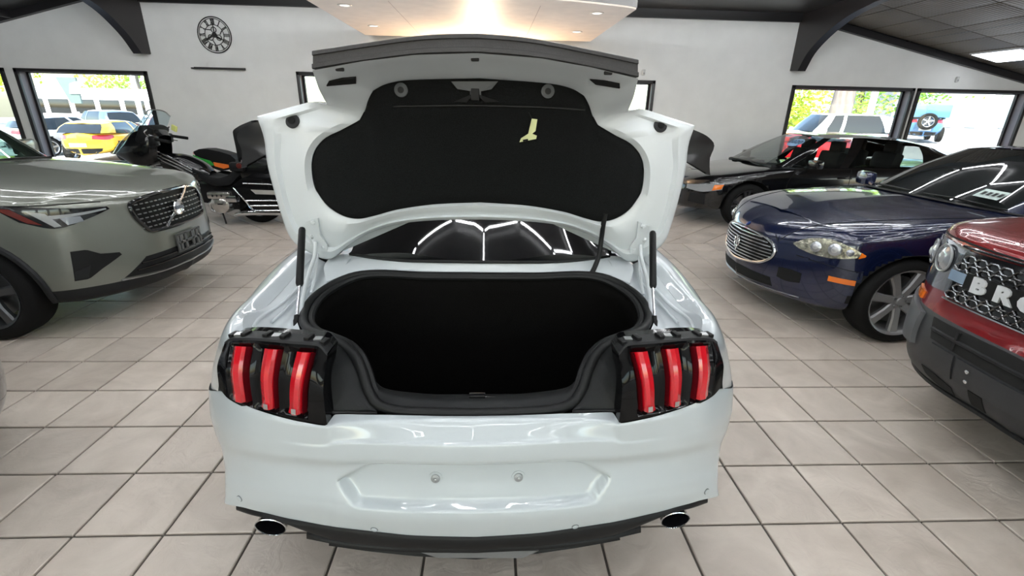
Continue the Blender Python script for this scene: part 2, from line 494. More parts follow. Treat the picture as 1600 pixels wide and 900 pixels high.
# light purlins on the slopes
for xs, z in ((8.0, 3.02), (-8.62, 2.98)):
    g = G().box((xs + 0.04, (WY + YFW) / 2, z + 0.08), (0.09, WY - YFW - 0.1, 0.13), bev=0.01)
    struct(g.out('ceiling_purlin', m_beam, sharp=0.5))
# hung soffit over the middle of the back wall
m_soffit = noisy(mat('soffit_panel', (0.86, 0.76, 0.67), 0.45), 5, 0.05, 0.05, 14)
root = thing('trim_4', None, None, (-0.24, 8.3, 2.88)); struct(root)
bow = [(-2.08, -1.52), (-1.5, -1.76), (-0.6, -1.93), (0.3, -1.95), (1.2, -1.80), (1.95, -1.55), (2.08, -1.46)]
out_ = [tuple(p) for p in spl(bow, 26)] + [(2.08, 1.55), (-2.08, 1.55)]
G().prism(out_, 0.0, 0.12, 'z').out('soffit', m_soffit, root, sharp=0.5)
G().prism([(x * 1.004, y * 1.004) for x, y in out_], 0.02, 0.10, 'z').out('edge_band', mat('soffit_edge', (0.32, 0.31, 0.30), 0.6), root, smooth=False)
g = G()
for x in (-1.05, 0.85): g.box((x, 0.0, -0.0005), (0.006, 3.0, 0.002))
g.out('panel_joint', mat('joint', (0.5, 0.4, 0.36), 0.7), root, smooth=False)
m_down = mat('downlight_glow', (1, 1, 1), 0.5, emis=(1.0, 0.92, 0.8), es=2.4)
m_ringw = mat('white_ring', (0.75, 0.72, 0.68), 0.4)
for x in (-1.68, 1.64):
    for y in (-1.15, 0.46):
        t = thing('downlight', {(-1.68, -1.15): 'recessed round downlight in the cream soffit, left one nearer the camera', (-1.68, 0.46): 'recessed round downlight in the cream soffit, left one nearer the wall',
            (1.64, -1.15): 'recessed round downlight in the cream soffit, right one nearer the camera', (1.64, 0.46): 'recessed round downlight in the cream soffit, right one nearer the wall'}[(x, y)], 'light', (-0.24 + x, 8.3 + y, 2.88), 0, 'downlights in the soffit')
        G().lathe([(0.062, 0.0), (0.062, -0.006), (0.09, -0.007), (0.095, 0.0)], seg=24).out('trim_ring', m_ringw, t)
        G().lathe([(0.0, -0.003), (0.062, -0.003)], seg=24).out('lens', m_down, t)

# warm uplight added to brighten the soffit, unseen behind the open lid
t = thing('added_uplight', 'small bronze uplight added unseen on the back wall to brighten the cream soffit', 'light', (-0.2, 9.86, 1.8))
G().prism([(-0.14, 0.0), (0.14, 0.0), (0.09, -0.22), (-0.09, -0.22)], -0.10, 0.12, 'y').out('shade', mat('bronze', (0.12, 0.07, 0.03), 0.4, 0.8), t, smooth=False)
G().box((0, 0, 0.006), (0.24, 0.16, 0.01)).out('lamp', mat('added_uplight_glow', (1, 1, 1), 0.5, emis=(1.0, 0.72, 0.46), es=1050.0), t, smooth=False)

# hexagon LED tubes hung under the ceiling (they light the room)
m_led = mat('led_tube', (1, 1, 1), 0.4, emis=(0.96, 0.985, 1.0), es=LED_POWER)
def hexfield(cx0, cy0, nx, ny, s, z):
    edges = {}
    for i in range(nx):
        for j in range(ny):
            hx, hy = cx0 + (j + 0.5 * (i % 2)) * math.sqrt(3) * s, cy0 + i * 1.5 * s
            pts = [(hx + s * math.sin(PI / 3 * k), hy + s * math.cos(PI / 3 * k)) for k in range(6)]
            for k in range(6):
                a, b = pts[k], pts[(k + 1) % 6]
                key = tuple(sorted([(round(a[0], 2), round(a[1], 2)), (round(b[0], 2), round(b[1], 2))]))
                edges[key] = (a, b)
    g = G()
    for a, b in edges.values():
        A, B = Vector((*a, z)), Vector((*b, z))
        dv = (B - A).normalized() * 0.035
        g.tube([A + dv, B - dv], 0.014, 6)
    return g
for n, (x, y, nx, ny, hs, lab_) in enumerate(((-5.2, -2.4, 8, 2, 0.85, 'hexagon LED tube grid hung over the grey-green car'), (-0.516, 0.125, 6, 2, 0.55, 'hexagon LED tube grid hung over the white car'), (-1.0, -4.6, 3, 2, 0.80, 'hexagon LED tube grid hung over the open floor behind the white car'), (2.85, -2.4, 8, 2, 0.85, 'hexagon LED tube grid hung over the blue and red cars'))):
    tag(hexfield(x, y, nx, ny, hs, 3.36).out('led_hexagon_light', m_led, smooth=True), lab_, 'light', 'hexagon LED lights')
# square ceiling panel on the right slope
t = thing('ceiling_light_panel', 'square white light panel in the sloped ceiling by the right window', 'light', (9.32, 9.1, slope_r(9.32) - 0.02)); t.rotation_euler = (0, ang, 0)
G().box((0, 0, -0.006), (0.62, 0.94, 0.03), bev=0.006).out('frame', mat('light_frame', (0.6, 0.6, 0.62), 0.4), t)
G().box((0, 0, -0.022), (0.56, 0.88, 0.006)).out('diffuser', mat('panel_glow', (1, 1, 1), 0.5, emis=(0.9, 0.95, 1.0), es=4.0), t, smooth=False)

# ---- wall clock, ledge and small wall pieces
m_clock = mat('clock_iron', (0.012, 0.012, 0.012), 0.5)
t = thing('wall_clock', 'large round black skeleton wall clock with Roman numerals', 'clock', (-5.093, WY - 0.02, 2.828))
R0 = 0.302
for nm, r, th in (('outer_ring', 0.297, 0.009), ('inner_rim', 0.268, 0.005), ('hub_ring', 0.168, 0.006)):
    G().tube([(r * math.cos(a), 0, r * math.sin(a)) for a in np.linspace(0, 2 * PI, 49)[:-1]], th, 6, closed=True).out(nm, m_clock, t)
ROM = ['XII', 'I', 'II', 'III', 'IIII', 'V', 'VI', 'VII', 'VIII', 'IX', 'X', 'XI']
for k, s in enumerate(ROM):
    a = PI / 2 - k * PI / 6
    g = G(); wd = {'I': 0.018, 'V': 0.034, 'X': 0.034}
    tot = sum(wd[c] for c in s); p = -tot / 2
    def st(u0, v0, u1, v1, th):
        r_ = 0.172; hh = 0.092
        def P(u, v):
            rad = r_ + hh * v
            return Vector((math.cos(a) * rad + math.sin(a) * u, 0.0, math.sin(a) * rad - math.cos(a) * u))
        A, B = P(u0, v0), P(u1, v1); dd = (B - A).normalized(); nn = Vector((-dd.z, 0, dd.x)) * th
        V = [A + nn, A - nn, B - nn, B + nn]
        g.add([v + Vector((0, y, 0)) for y in (-0.006, 0.006) for v in V], [(0, 1, 2, 3), (7, 6, 5, 4), (0, 4, 5, 1), (1, 5, 6, 2), (2, 6, 7, 3), (3, 7, 4, 0)])
    for c in s:
        m_ = p + wd[c] / 2
        if c == 'I': st(m_, 0, m_, 1, 0.0045)
        if c == 'V': st(m_ - 0.012, 1, m_, 0, 0.005); st(m_ + 0.012, 1, m_, 0, 0.003)
        if c == 'X': st(m_ - 0.012, 1, m_ + 0.012, 0, 0.005); st(m_ + 0.012, 1, m_ - 0.012, 0, 0.003)
        p += wd[c]
    g.out('numeral', m_clock, t, smooth=False)
g = G()
for q in range(3):      # scrolled spokes in the middle
    a = PI / 2 + q * 2 * PI / 3
    cxx, czz = 0.085 * math.cos(a), 0.085 * math.sin(a)
    g.tube([(cxx + 0.045 * math.cos(b), 0, czz + 0.045 * math.sin(b)) for b in np.linspace(0, 2 * PI, 17)[:-1]], 0.007, 5, closed=True)
    g.tube([(0, 0, 0), (0.165 * math.cos(a), 0, 0.165 * math.sin(a))], 0.008, 5)
    g.tube([(0.1 * math.cos(a + 0.6), 0, 0.1 * math.sin(a + 0.6)), (0.16 * math.cos(a + 1.0), 0, 0.16 * math.sin(a + 1.0))], 0.008, 5)
g.out('scrollwork', m_clock, t)
G().lathe([(0.0, -0.02), (0.04, -0.018), (0.045, 0.0), (0.0, 0.005)], axis='y', seg=20).out('hub', m_clock, t)
G().prism([(-0.012, -0.03), (0.012, -0.03), (0.018, 0.08), (0, 0.14), (-0.018, 0.08)], -0.022, -0.016).out('hour_hand', m_clock, t, smooth=False).rotation_euler = (0, math.radians(125), 0)
G().prism([(-0.009, -0.04), (0.009, -0.04), (0.012, 0.12), (0, 0.22), (-0.012, 0.12)], -0.028, -0.023).out('minute_hand', m_clock, t, smooth=False).rotation_euler = (0, math.radians(-118), 0)
t = thing('wall_shelf', 'thin black floating ledge on the wall under the clock', 'shelf', (-5.108, WY - 0.06, 2.258))
G().box((0, 0, 0), (0.94, 0.12, 0.022), bev=0.003).out('ledge', m_trim, t)
G().box((0, 0.052, 0.012), (0.94, 0.014, 0.03)).out('lip', m_trim, t, smooth=False)
m_plate = mat('white_plastic', (0.62, 0.63, 0.62), 0.45)
for (p, l) in (((2.954, 9.970, 2.387), 'small white wall box above the right end of the middle window'), ((9.320, 9.970, 2.406), 'small white wall box above the window by the right edge')):
    t = thing('wall_sensor', l, 'sensor', p)
    G().box((0, 0, 0), (0.05, 0.04, 0.1), bev=0.008).out('case', m_plate, t)
    G().box((0, -0.021, -0.02), (0.03, 0.004, 0.03), bev=0.001).out('eye', mat('sensor_eye', (0.4, 0.41, 0.42), 0.2), t)

# ================================================================ the white coupe with its boot lid open
MX, MY = -0.043, 3.5
white_car = thing('car', 'white two-door coupe in the centre with its boot lid wide open', 'car', (MX, MY, 0))
def H(A):
    A = np.array([[tuple(p) for p in r] for r in A], float); A[..., 1] -= MY; return A
def H1(A):
    A = np.array([tuple(p) for p in A], float); A[:, 1] -= MY; return A
m_white = mat('white_car_paint', (0.44, 0.48, 0.505), 0.32, 0.0, 1.0, coat_rough=0.025)
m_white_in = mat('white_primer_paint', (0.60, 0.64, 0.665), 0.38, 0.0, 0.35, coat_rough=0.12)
m_liner = noisy(mat('boot_carpet', (0.0075, 0.0082, 0.0085), 0.95, spec=0.15), 260, 0.45, 0.35, 500)
m_cargo = noisy(mat('cargo_carpet', (0.0032, 0.003, 0.0028), 0.95, spec=0.1), 260, 0.4, 0.3, 500)
m_seal = mat('seal_rubber', (0.0075, 0.008, 0.0085), 0.5, spec=0.3)
m_trimp = noisy(mat('boot_trim_plastic', (0.009, 0.0098, 0.0105), 0.5, spec=0.25), 200, 0.15, 0.08, 420)
m_dglass = mat('dark_tinted_glass', (0.004, 0.004, 0.0045), 0.03, 0, 0.65, 0.4)
wp = white_car

# ---- rear bumper: a fine grid from the centre line round the corner
bump_rows = [
 [(0.004, 1.168, 0.797), (0.098, 1.168, 0.798), (0.191, 1.168, 0.801), (0.283, 1.169, 0.803), (0.408, 1.180, 0.797), (0.424, 1.137, 0.791), (0.496, 1.152, 0.793), (0.584, 1.173, 0.803), (0.673, 1.210, 0.809), (0.766, 1.275, 0.811), (0.885, 1.385, 0.760), (0.921, 1.52, 0.755), (0.945, 1.76, 0.755)],
 [(0.005, 1.150, 0.799), (0.097, 1.152, 0.799), (0.188, 1.151, 0.800), (0.279, 1.150, 0.799), (0.397, 1.142, 0.791), (0.423, 1.133, 0.783), (0.496, 1.146, 0.783), (0.583, 1.165, 0.787), (0.672, 1.200, 0.787), (0.765, 1.262, 0.783), (0.888, 1.385, 0.745), (0.924, 1.52, 0.740), (0.948, 1.76, 0.740)],
 [(0.005, 1.110, 0.752), (0.094, 1.112, 0.752), (0.185, 1.114, 0.753), (0.276, 1.120, 0.752), (0.399, 1.132, 0.744), (0.429, 1.133, 0.734), (0.503, 1.146, 0.729), (0.591, 1.163, 0.733), (0.678, 1.194, 0.735), (0.771, 1.252, 0.722), (0.898, 1.385, 0.680), (0.934, 1.52, 0.675), (0.958, 1.76, 0.675)],
 [(0.006, 1.100, 0.745), (0.094, 1.102, 0.744), (0.184, 1.105, 0.745), (0.275, 1.112, 0.743), (0.398, 1.125, 0.732), (0.429, 1.129, 0.720), (0.504, 1.143, 0.714), (0.594, 1.163, 0.712), (0.682, 1.194, 0.712), (0.778, 1.254, 0.693), (0.900, 1.385, 0.660), (0.936, 1.52, 0.655), (0.960, 1.76, 0.655)],
 [(0.006, 1.096, 0.692), (0.095, 1.098, 0.692), (0.186, 1.102, 0.692), (0.279, 1.110, 0.691), (0.403, 1.124, 0.683), (0.434, 1.129, 0.684), (0.509, 1.145, 0.678), (0.600, 1.164, 0.675), (0.693, 1.200, 0.663), (0.793, 1.264, 0.636), (0.898, 1.385, 0.600), (0.934, 1.52, 0.595), (0.958, 1.76, 0.595)],
 [(0.005, 1.122, 0.646), (0.099, 1.124, 0.646), (0.193, 1.128, 0.646), (0.288, 1.134, 0.645), (0.414, 1.144, 0.635), (0.445, 1.147, 0.633), (0.522, 1.160, 0.628), (0.617, 1.182, 0.617), (0.715, 1.223, 0.600), (0.819, 1.288, 0.567), (0.884, 1.385, 0.530), (0.920, 1.52, 0.525), (0.944, 1.76, 0.525)],
 [(0.004, 1.114, 0.587), (0.100, 1.116, 0.587), (0.195, 1.120, 0.585), (0.291, 1.127, 0.582), (0.418, 1.136, 0.581), (0.449, 1.140, 0.580), (0.527, 1.155, 0.575), (0.623, 1.178, 0.565), (0.726, 1.224, 0.539), (0.836, 1.296, 0.497), (0.878, 1.385, 0.470), (0.914, 1.52, 0.465), (0.938, 1.76, 0.465)],
 [(0.005, 1.096, 0.526), (0.100, 1.098, 0.526), (0.196, 1.102, 0.524), (0.292, 1.110, 0.523), (0.420, 1.124, 0.526), (0.452, 1.129, 0.527), (0.531, 1.147, 0.523), (0.628, 1.173, 0.517), (0.731, 1.218, 0.494), (0.845, 1.294, 0.446), (0.872, 1.385, 0.410), (0.908, 1.52, 0.405), (0.932, 1.76, 0.405)],
 [(0.004, 1.090, 0.482), (0.101, 1.092, 0.483), (0.197, 1.096, 0.483), (0.294, 1.105, 0.483), (0.424, 1.122, 0.488), (0.455, 1.127, 0.492), (0.535, 1.146, 0.486), (0.634, 1.173, 0.482), (0.737, 1.218, 0.457), (0.849, 1.290, 0.408), (0.868, 1.385, 0.375), (0.904, 1.52, 0.370), (0.928, 1.76, 0.370)],
 [(0.003, 1.110, 0.391), (0.106, 1.112, 0.394), (0.205, 1.116, 0.397), (0.304, 1.124, 0.404), (0.438, 1.140, 0.408), (0.470, 1.145, 0.411), (0.551, 1.162, 0.413), (0.650, 1.187, 0.416), (0.751, 1.228, 0.402), (0.860, 1.294, 0.366), (0.860, 1.385, 0.325), (0.896, 1.52, 0.320), (0.920, 1.76, 0.320)],
]
for r in bump_rows: r[0] = (0.0, r[0][1], r[0][2])
A = loft(H(bump_rows), 10, 7)
# number-plate recess sunk into the face
poly = [(0.0, 0.672), (0.268, 0.668), (0.325, 0.650), (0.415, 0.592), (0.372, 0.522), (0.36, 0.508), (0.0, 0.508)]
def inside(u, z):
    c = False; n = len(poly)
    for i in range(n):
        (x1, z1), (x2, z2) = poly[i], poly[(i + 1) % n]
        if (z1 > z) != (z2 > z) and u < (x2 - x1) * (z - z1) / (z2 - z1) + x1: c = not c
    return c
def pdist(u, z):
    dmin = 9
    n = len(poly)
    for i in range(n):
        a, b = Vector(poly[i]), Vector(poly[(i + 1) % n])
        if a.x == 0 and b.x == 0: continue
        p = Vector((u, z)); t = max(0, min(1, (p - a).dot(b - a) / max((b - a).length_squared, 1e-9)))
        dmin = min(dmin, (a + (b - a) * t - p).length)
    return dmin
for i in range(A.shape[0]):
    for j in range(A.shape[1]):
        u, y, z = A[i, j]
        if u < 0.5 and 0.48 < z < 0.70 and inside(u, z):
            t = min(1, pdist(u, z) / 0.018); A[i, j, 1] += 0.028 * t * t * (3 - 2 * t)
bumper = G().grid(mirx(A)).out('rear_bumper', m_white, wp, sharp=0.9)
B_bvh = BVHTree.FromPolygons([v.co.copy() for v in bumper.data.vertices], [tuple(p.vertices) for p in bumper.data.polygons])
def on_bumper(x, z, off=0.0):
    h, n, i, d_ = B_bvh.ray_cast(Vector((x, -4, z)), Vector((0, 1, 0)))
    if h is None: return Vector((x, -2.3, z)), Vector((0, -1, 0))
    if n.y > 0: n = -n
    return h + n * off, n
def disc(g, c, n, r, th=0.004, seg=20, dome=0.0):
    q = n.to_track_quat('Z', 'Y').to_matrix()
    V = []; F = []
    for (rr, h) in ((r, 0), (r, th), (r * 0.6, th + dome), (0.0, th + dome * 1.3)):
        for k in range(seg): V.append(q @ Vector((rr * math.cos(2 * PI * k / seg), rr * math.sin(2 * PI * k / seg), h)) + c)
    for i in range(3):
        for k in range(seg): F.append((i * seg + k, i * seg + (k + 1) % seg, (i + 1) * seg + (k + 1) % seg, (i + 1) * seg + k))
    return g.add(V, F)
m_ringd = mat('sensor_ring', (0.09, 0.095, 0.1), 0.4)
for p in ((-0.313, 1.130, 0.416), (0.313, 1.130, 0.412), (-0.770, 1.240, 0.437), (0.783, 1.240, 0.432)):
    c, n = on_bumper(p[0], p[2], -0.002)
    g = G(); disc(g, c, n, 0.0115, 0.003); o = g.out('parking_sensor', m_ringd, wp)
    g = G(); disc(g, c + n * 0.0015, n, 0.0095, 0.003, 20, 0.001); g.out('sensor_face', m_white, o)
for p in ((-0.121, 1.140, 0.591), (0.130, 1.140, 0.591)):
    c, n = on_bumper(p[0], p[2], -0.001)
    g = G(); disc(g, c, n, 0.021, 0.003); o = g.out('plate_screw_boss', m_white, wp)
    g = G(); disc(g, c + n * 0.002, n, 0.0135, 0.004, 20, 0.002); g2 = G()
    g.out('washer', mat('dull_silver', (0.30, 0.31, 0.32), 0.45, 0.5), o)
    disc(g2, c + n * 0.006, n, 0.0055, 0.004, 6, 0.002); g2.out('screw', M_STEEL, o)

# ---- black lower trim, splitter and exhausts
low = [(0.003, 1.112, 0.388), (0.106, 1.114, 0.392), (0.205, 1.118, 0.395), (0.305, 1.126, 0.402), (0.426, 1.140, 0.408), (0.530, 1.158, 0.412), (0.640, 1.185, 0.412), (0.728, 1.222, 0.403), (0.810, 1.275, 0.375)]
low2 = [(0.003, 1.105, 0.343), (0.107, 1.108, 0.345), (0.207, 1.112, 0.346), (0.308, 1.120, 0.350), (0.430, 1.135, 0.355), (0.534, 1.155, 0.375), (0.640, 1.180, 0.399), (0.731, 1.220, 0.380), (0.813, 1.275, 0.347)]
def hz(L): L = [tuple(p) for p in L]; L[0] = (0.0, L[0][1], L[0][2]); return L
low, low2 = hz(low), hz(low2)
rows = [[(u, y + 0.03, z + 0.02) for u, y, z in low], [(u, y - 0.006, z - 0.002) for u, y, z in low], [(u, y - 0.010, (z + b[2]) / 2) for (u, y, z), b in zip(low, low2)], low2, [(u, y + 0.03, z - 0.006) for u, y, z in low2], [(u * 0.97, y + 0.30, z - 0.02) for u, y, z in low2]]
G().grid(mirx(loft(H(rows), 5, 3))).out('lower_valance', M_BLACK, wp, sharp=0.6)
d1 = hz([(0.003, 1.125, 0.322), (0.211, 1.128, 0.327), (0.373, 1.140, 0.337), (0.497, 1.155, 0.350), (0.545, 1.170, 0.348)])
d2 = hz([(0.003, 1.122, 0.309), (0.211, 1.125, 0.314), (0.373, 1.135, 0.323), (0.496, 1.150, 0.339), (0.547, 1.170, 0.329)])
rows = [[(u, y + 0.02, z + 0.01) for u, y, z in d1], d1, d2, [(u, y + 0.02, z - 0.012) for u, y, z in d2], [(u * 0.98, y + 0.25, z - 0.03) for u, y, z in d2]]
G().grid(mirx(loft(H(rows), 5, 2))).out('diffuser_lip', M_BLACK, wp, sharp=0.6)
d3 = hz([(0.002, 1.150, 0.282), (0.171, 1.150, 0.286), (0.299, 1.155, 0.295), (0.478, 1.170, 0.308)])
d4 = hz([(0.002, 1.145, 0.253), (0.171, 1.145, 0.270), (0.299, 1.150, 0.284), (0.480, 1.170, 0.297)])
rows = [d3, d4, [(u, y + 0.02, z - 0.012) for u, y, z in d4], [(u, y + 0.3, z - 0.0) for u, y, z in d4]]
G().grid(mirx(loft(H(rows), 5, 2))).out('diffuser_blade', M_BLACK, wp, sharp=0.6)
fp = [(-0.194, 1.140, 0.302), (0.204, 1.140, 0.291), (0.150, 1.135, 0.267), (-0.124, 1.135, 0.275)]
fp = H1(fp)
G().add(list(fp) + [p + np.array([0, 0.04, 0]) for p in fp], [(0, 1, 2, 3), (7, 6, 5, 4), (0, 4, 5, 1), (1, 5, 6, 2), (2, 6, 7, 3), (3, 7, 4, 0)]).out('diffuser_panel', mat('diffuser_grey', (0.13, 0.13, 0.13), 0.4), wp, smooth=False)
for sx, p in ((-1, (0.683, 1.235, 0.310)), (1, (0.683, 1.235, 0.310))):
    cx_, cz_ = sx * p[0], p[2] + 0.016
    g = G().lathe([(0.046, 0.28), (0.048, -0.02), (0.050, -0.028), (0.046, -0.030), (0.042, -0.02), (0.042, 0.25), (0.0, 0.25)], (cx_, 1.25 - MY, cz_), 'y', 28)
    cut_ = lambda g_: setattr(g_, 'v', [(x, y - .28 * (z - cz_) if y < 1.3 - MY else y, z) for x, y, z in g_.v])
    cut_(g); e = g.out('exhaust_tip', M_BLACK_GLOSS, wp)
    g = G().lathe([(0.0502, -0.026), (0.0508, -0.030), (0.0485, -0.032), (0.047, -0.029)], (cx_, 1.25 - MY, cz_), 'y', 28); cut_(g); g.out('polished_rim', M_CHROME, e)

# ---- tail lights
m_tl_black = mat('tail_light_black', (0.0025, 0.0025, 0.003), 0.07, 0, 0.0, 0.25)
m_red = mat('tail_light_red', (0.48, 0.004, 0.012), 0.12, 0, 0.8, 0.6)
m_redd = mat('tail_light_dark_red', (0.09, 0.003, 0.006), 0.08, 0, 0.8, 0.5)
m_clear = mat('clear_reflector', (0.55, 0.55, 0.56), 0.08, 0.9)
tt = [(0.769, 1.325, 0.951), (0.733, 1.300, 0.975), (0.654, 1.255, 1.000), (0.544, 1.215, 1.012), (0.437, 1.190, 1.015), (0.408, 1.178, 0.991)]
tb = [(0.786, 1.282, 0.824), (0.739, 1.243, 0.809), (0.664, 1.205, 0.801), (0.570, 1.172, 0.799), (0.477, 1.148, 0.796), (0.416, 1.132, 0.797)]
tm = [((a[0] + b[0]) / 2 + 0.006, (a[1] + b[1]) / 2 - 0.014, (a[2] + b[2]) / 2) for a, b in zip(tt, tb)]
TLg = loft(H([tt, tm, tb]), 12, 14)        # rows: top..bottom, cols: outer..inner
def tl_pt(fu, fv, off):
    a = fu * (TLg.shape[1] - 1); b = fv * (TLg.shape[0] - 1)
    j, i = min(int(a), TLg.shape[1] - 2), min(int(b), TLg.shape[0] - 2); p, q = a - j, b - i
    P = TLg[i, j] * (1 - p) * (1 - q) + TLg[i, j + 1] * p * (1 - q) + TLg[i + 1, j] * (1 - p) * q + TLg[i + 1, j + 1] * p * q
    t1 = TLg[i, j + 1] - TLg[i, j]; t2 = TLg[i + 1, j] - TLg[i, j]; n = np.cross(t1, t2); n /= np.linalg.norm(n)
    if n[1] > 0: n = -n
    return P + n * off
for sx in (1, -1):
    def fl(A_): A_ = np.array(A_, float).copy(); A_[..., 0] *= sx; return A_
    tl = thing('tail_light', None, None, (0, 0, 0)); tl.parent = wp
    nu, nv = TLg.shape[1], TLg.shape[0]
    # face with three sunken channels
    bars = [(0.285, 0.39), (0.517, 0.588), (0.69, 0.762)]
    F_ = []
    for b in np.linspace(0, 1, 30):
        row = []
        for a in np.linspace(0, 1, 90):
            dep = 0.0
            for (l, r) in bars:
                lo, hi = l - 0.075 , r + 0.045
                if lo < a < hi and 0.05 < b < 0.95: dep = -0.016 * min(1, (a - lo) / 0.03, (hi - a) / 0.02, (b - 0.05) / 0.05, (0.95 - b) / 0.05)
            row.append(tl_pt(a, b, dep))
        F_.append(row)
    F_ = np.array(F_)
    back = F_.copy(); back[..., 1] += 0.09; back[..., 0] *= 0.995
    per = lambda A_: np.concatenate([A_[0, :], A_[1:, -1], A_[-1, -2::-1], A_[-2:0:-1, 0]])
    g = G().grid(fl(F_)); g.grid([fl(per(F_)), fl(per(back))], cu=True)
    lab(g.out('housing', m_tl_black, tl, sharp=0.5), 'gloss black lamp housing with three sunken slots')
    for k, (l, r) in enumerate(bars):
        R_ = []
        for b in np.linspace(0.085, 0.895, 16):
            sh = 0.0 - 0.012 * (1 if b > 0.8 else 0) * (b - 0.8) / 0.13
            row = [tl_pt(l + sh - 0.012, b, -0.018), tl_pt(l + sh, b, 0.004), tl_pt((l + r) / 2 + sh, b, 0.014), tl_pt(r + sh - 0.012, b, 0.011), tl_pt(r + sh, b, 0.002), tl_pt(r + sh + 0.008, b, -0.018)]
            R_.append(row)
        g = G().grid(fl(R_)); g.f.append(tuple(range(6))); g.f.append(tuple(range(90, 96)))
        bar = lab(g.out('lens_bar', m_red, tl, sharp=0.35), 'red vertical lens bar')
        R_ = []
        for b in np.linspace(0.085, 0.885, 8): R_.append([tl_pt(r + 0.004, b, 0.0), tl_pt(r + 0.012, b, 0.007), tl_pt(r + 0.02, b, -0.012)])
        G().grid(fl(R_)).out('side_lens', m_redd, bar)
        R_ = [[tl_pt(l + 0.022, b, 0.0155), tl_pt(r - 0.02, b, 0.0155)] for b in (0.80, 0.88)]
        if k > 0: G().grid(fl(R_)).out('reflector', m_clear, bar, smooth=False)
    R_ = [[tl_pt(a, 0.30, 0.001), tl_pt(a, 0.34, 0.001)] for a in (0.90, 0.96)]
    # top shelf with clip slots
    top_f = F_[0]; tb_ = top_f.copy(); tb_[:, 1] += 0.055; tb_[:, 2] += 0.004
    tu = top_f.copy(); tu[:, 2] += 0.006; tu[:, 1] += 0.004
    g = G().grid([fl(top_f), fl(tu), fl(tb_)])
    lab(g.out('top_shelf', M_BLACK_PLASTIC, tl, sharp=0.5), 'black ledge with clip slots on top of the lamp')
    for a in (0.18, 0.34, 0.50, 0.60, 0.72, 0.88):
        g = G(); p = tl_pt(a, 0.0, 0.0); p = fl(p[None])[0]
        g.box((p[0], p[1] + 0.03, p[2] + 0.008), (0.016, 0.03, 0.012), rz=sx * 0.3, bev=0.002)
        g.out('clip', M_BLACK, tl, sharp=0.4)
    for a in (0.26, 0.55, 0.78):
        p = fl(tl_pt(a, 0.0, 0.0)[None])[0]; G().box((p[0], p[1] + 0.03, p[2] + 0.0075), (0.022, 0.02, 0.004)).out('clip_spring', M_STEEL, tl, smooth=False)
# ---- quarter panels and body sides to the nose
QC = [  # columns from the tail forward: (u, Y, z) x rows
 [(0.739, 1.385, 0.954), (0.751, 1.345, 0.961), (0.770, 1.322, 0.948), (0.779, 1.295, 0.886), (0.791, 1.282, 0.811)],
 [(.762, 1.455, .974), (.805, 1.45, .972), (.858, 1.45, .905), (.895, 1.45, .81), (.915, 1.45, .74)],
 [(.765, 1.62, .957), (.832, 1.64, .972), (.903, 1.64, .91), (.935, 1.64, .82), (.95, 1.64, .74)],
 [(.752, 1.85, .988), (.82, 1.86, .995), (.91, 1.86, .94), (.944, 1.86, .83), (.96, 1.86, .74)],
 [(.731, 2.02, 1.022), (.80, 2.06, 1.03), (.895, 2.08, .98), (.94, 2.08, .86), (.96, 2.08, .755)],
 [(.71, 2.30, 1.045), (.77, 2.35, 1.05), (.87, 2.40, 1.0), (.93, 2.40, .88), (.952, 2.40, .75)],
 [(.74, 2.75, .97), (.80, 2.8, .96), (.86, 2.85, .93), (.91, 2.85, .85), (.935, 2.85, .75)],
 [(.76, 3.4, .95), (.82, 3.4, .94), (.865, 3.4, .91), (.905, 3.4, .83), (.925, 3.4, .74)],
 [(.76, 4.1, .95), (.82, 4.1, .94), (.875, 4.1, .90), (.915, 4.1, .82), (.93, 4.1, .74)],
 [(.60, 4.8, .93), (.78, 4.8, .92), (.89, 4.8, .87), (.94, 4.8, .80), (.95, 4.8, .73)],
 [(.55, 5.4, .86), (.72, 5.4, .85), (.85, 5.42, .80), (.90, 5.42, .75), (.91, 5.42, .68)],
 [(.45, 5.72, .76), (.60, 5.72, .76), (.74, 5.72, .72), (.80, 5.72, .68), (.80, 5.72, .62)]]
QR = list(map(list, zip(*QC)))
Aq = loft(H(QR), 6, 5)
ncol = 6
def flx(A_, s): A_ = np.array(A_, float).copy(); A_[..., 0] *= s; return A_
lowR = [[(.905, 1.5, .74), (.94, 1.64, .74), (.958, 1.75, .74), (.962, 2.08, .78), (.958, 2.42, .74), (.935, 2.85, .70), (.925, 3.4, .70), (.93, 4.1, .70), (.95, 4.5, .70), (.955, 4.8, .76), (.93, 5.15, .70), (.90, 5.45, .66), (.80, 5.74, .60)],
        [(.90, 1.76, .45), (.945, 1.77, .45), (.957, 1.78, .5), (.962, 2.08, .735), (.957, 2.43, .5), (.93, 2.85, .40), (.93, 3.4, .38), (.93, 4.1, .40), (.95, 4.46, .5), (.955, 4.8, .73), (.93, 5.16, .5), (.88, 5.45, .40), (.78, 5.76, .38)],
        [(.88, 1.765, .34), (.93, 1.775, .34), (.945, 1.78, .35), (.955, 2.08, .73), (.945, 2.43, .3), (.92, 2.85, .22), (.92, 3.4, .20), (.92, 4.1, .22), (.93, 4.46, .3), (.945, 4.8, .725), (.92, 5.16, .3), (.86, 5.45, .26), (.76, 5.76, .26)]]
Al = loft(H(lowR), 6, 4)
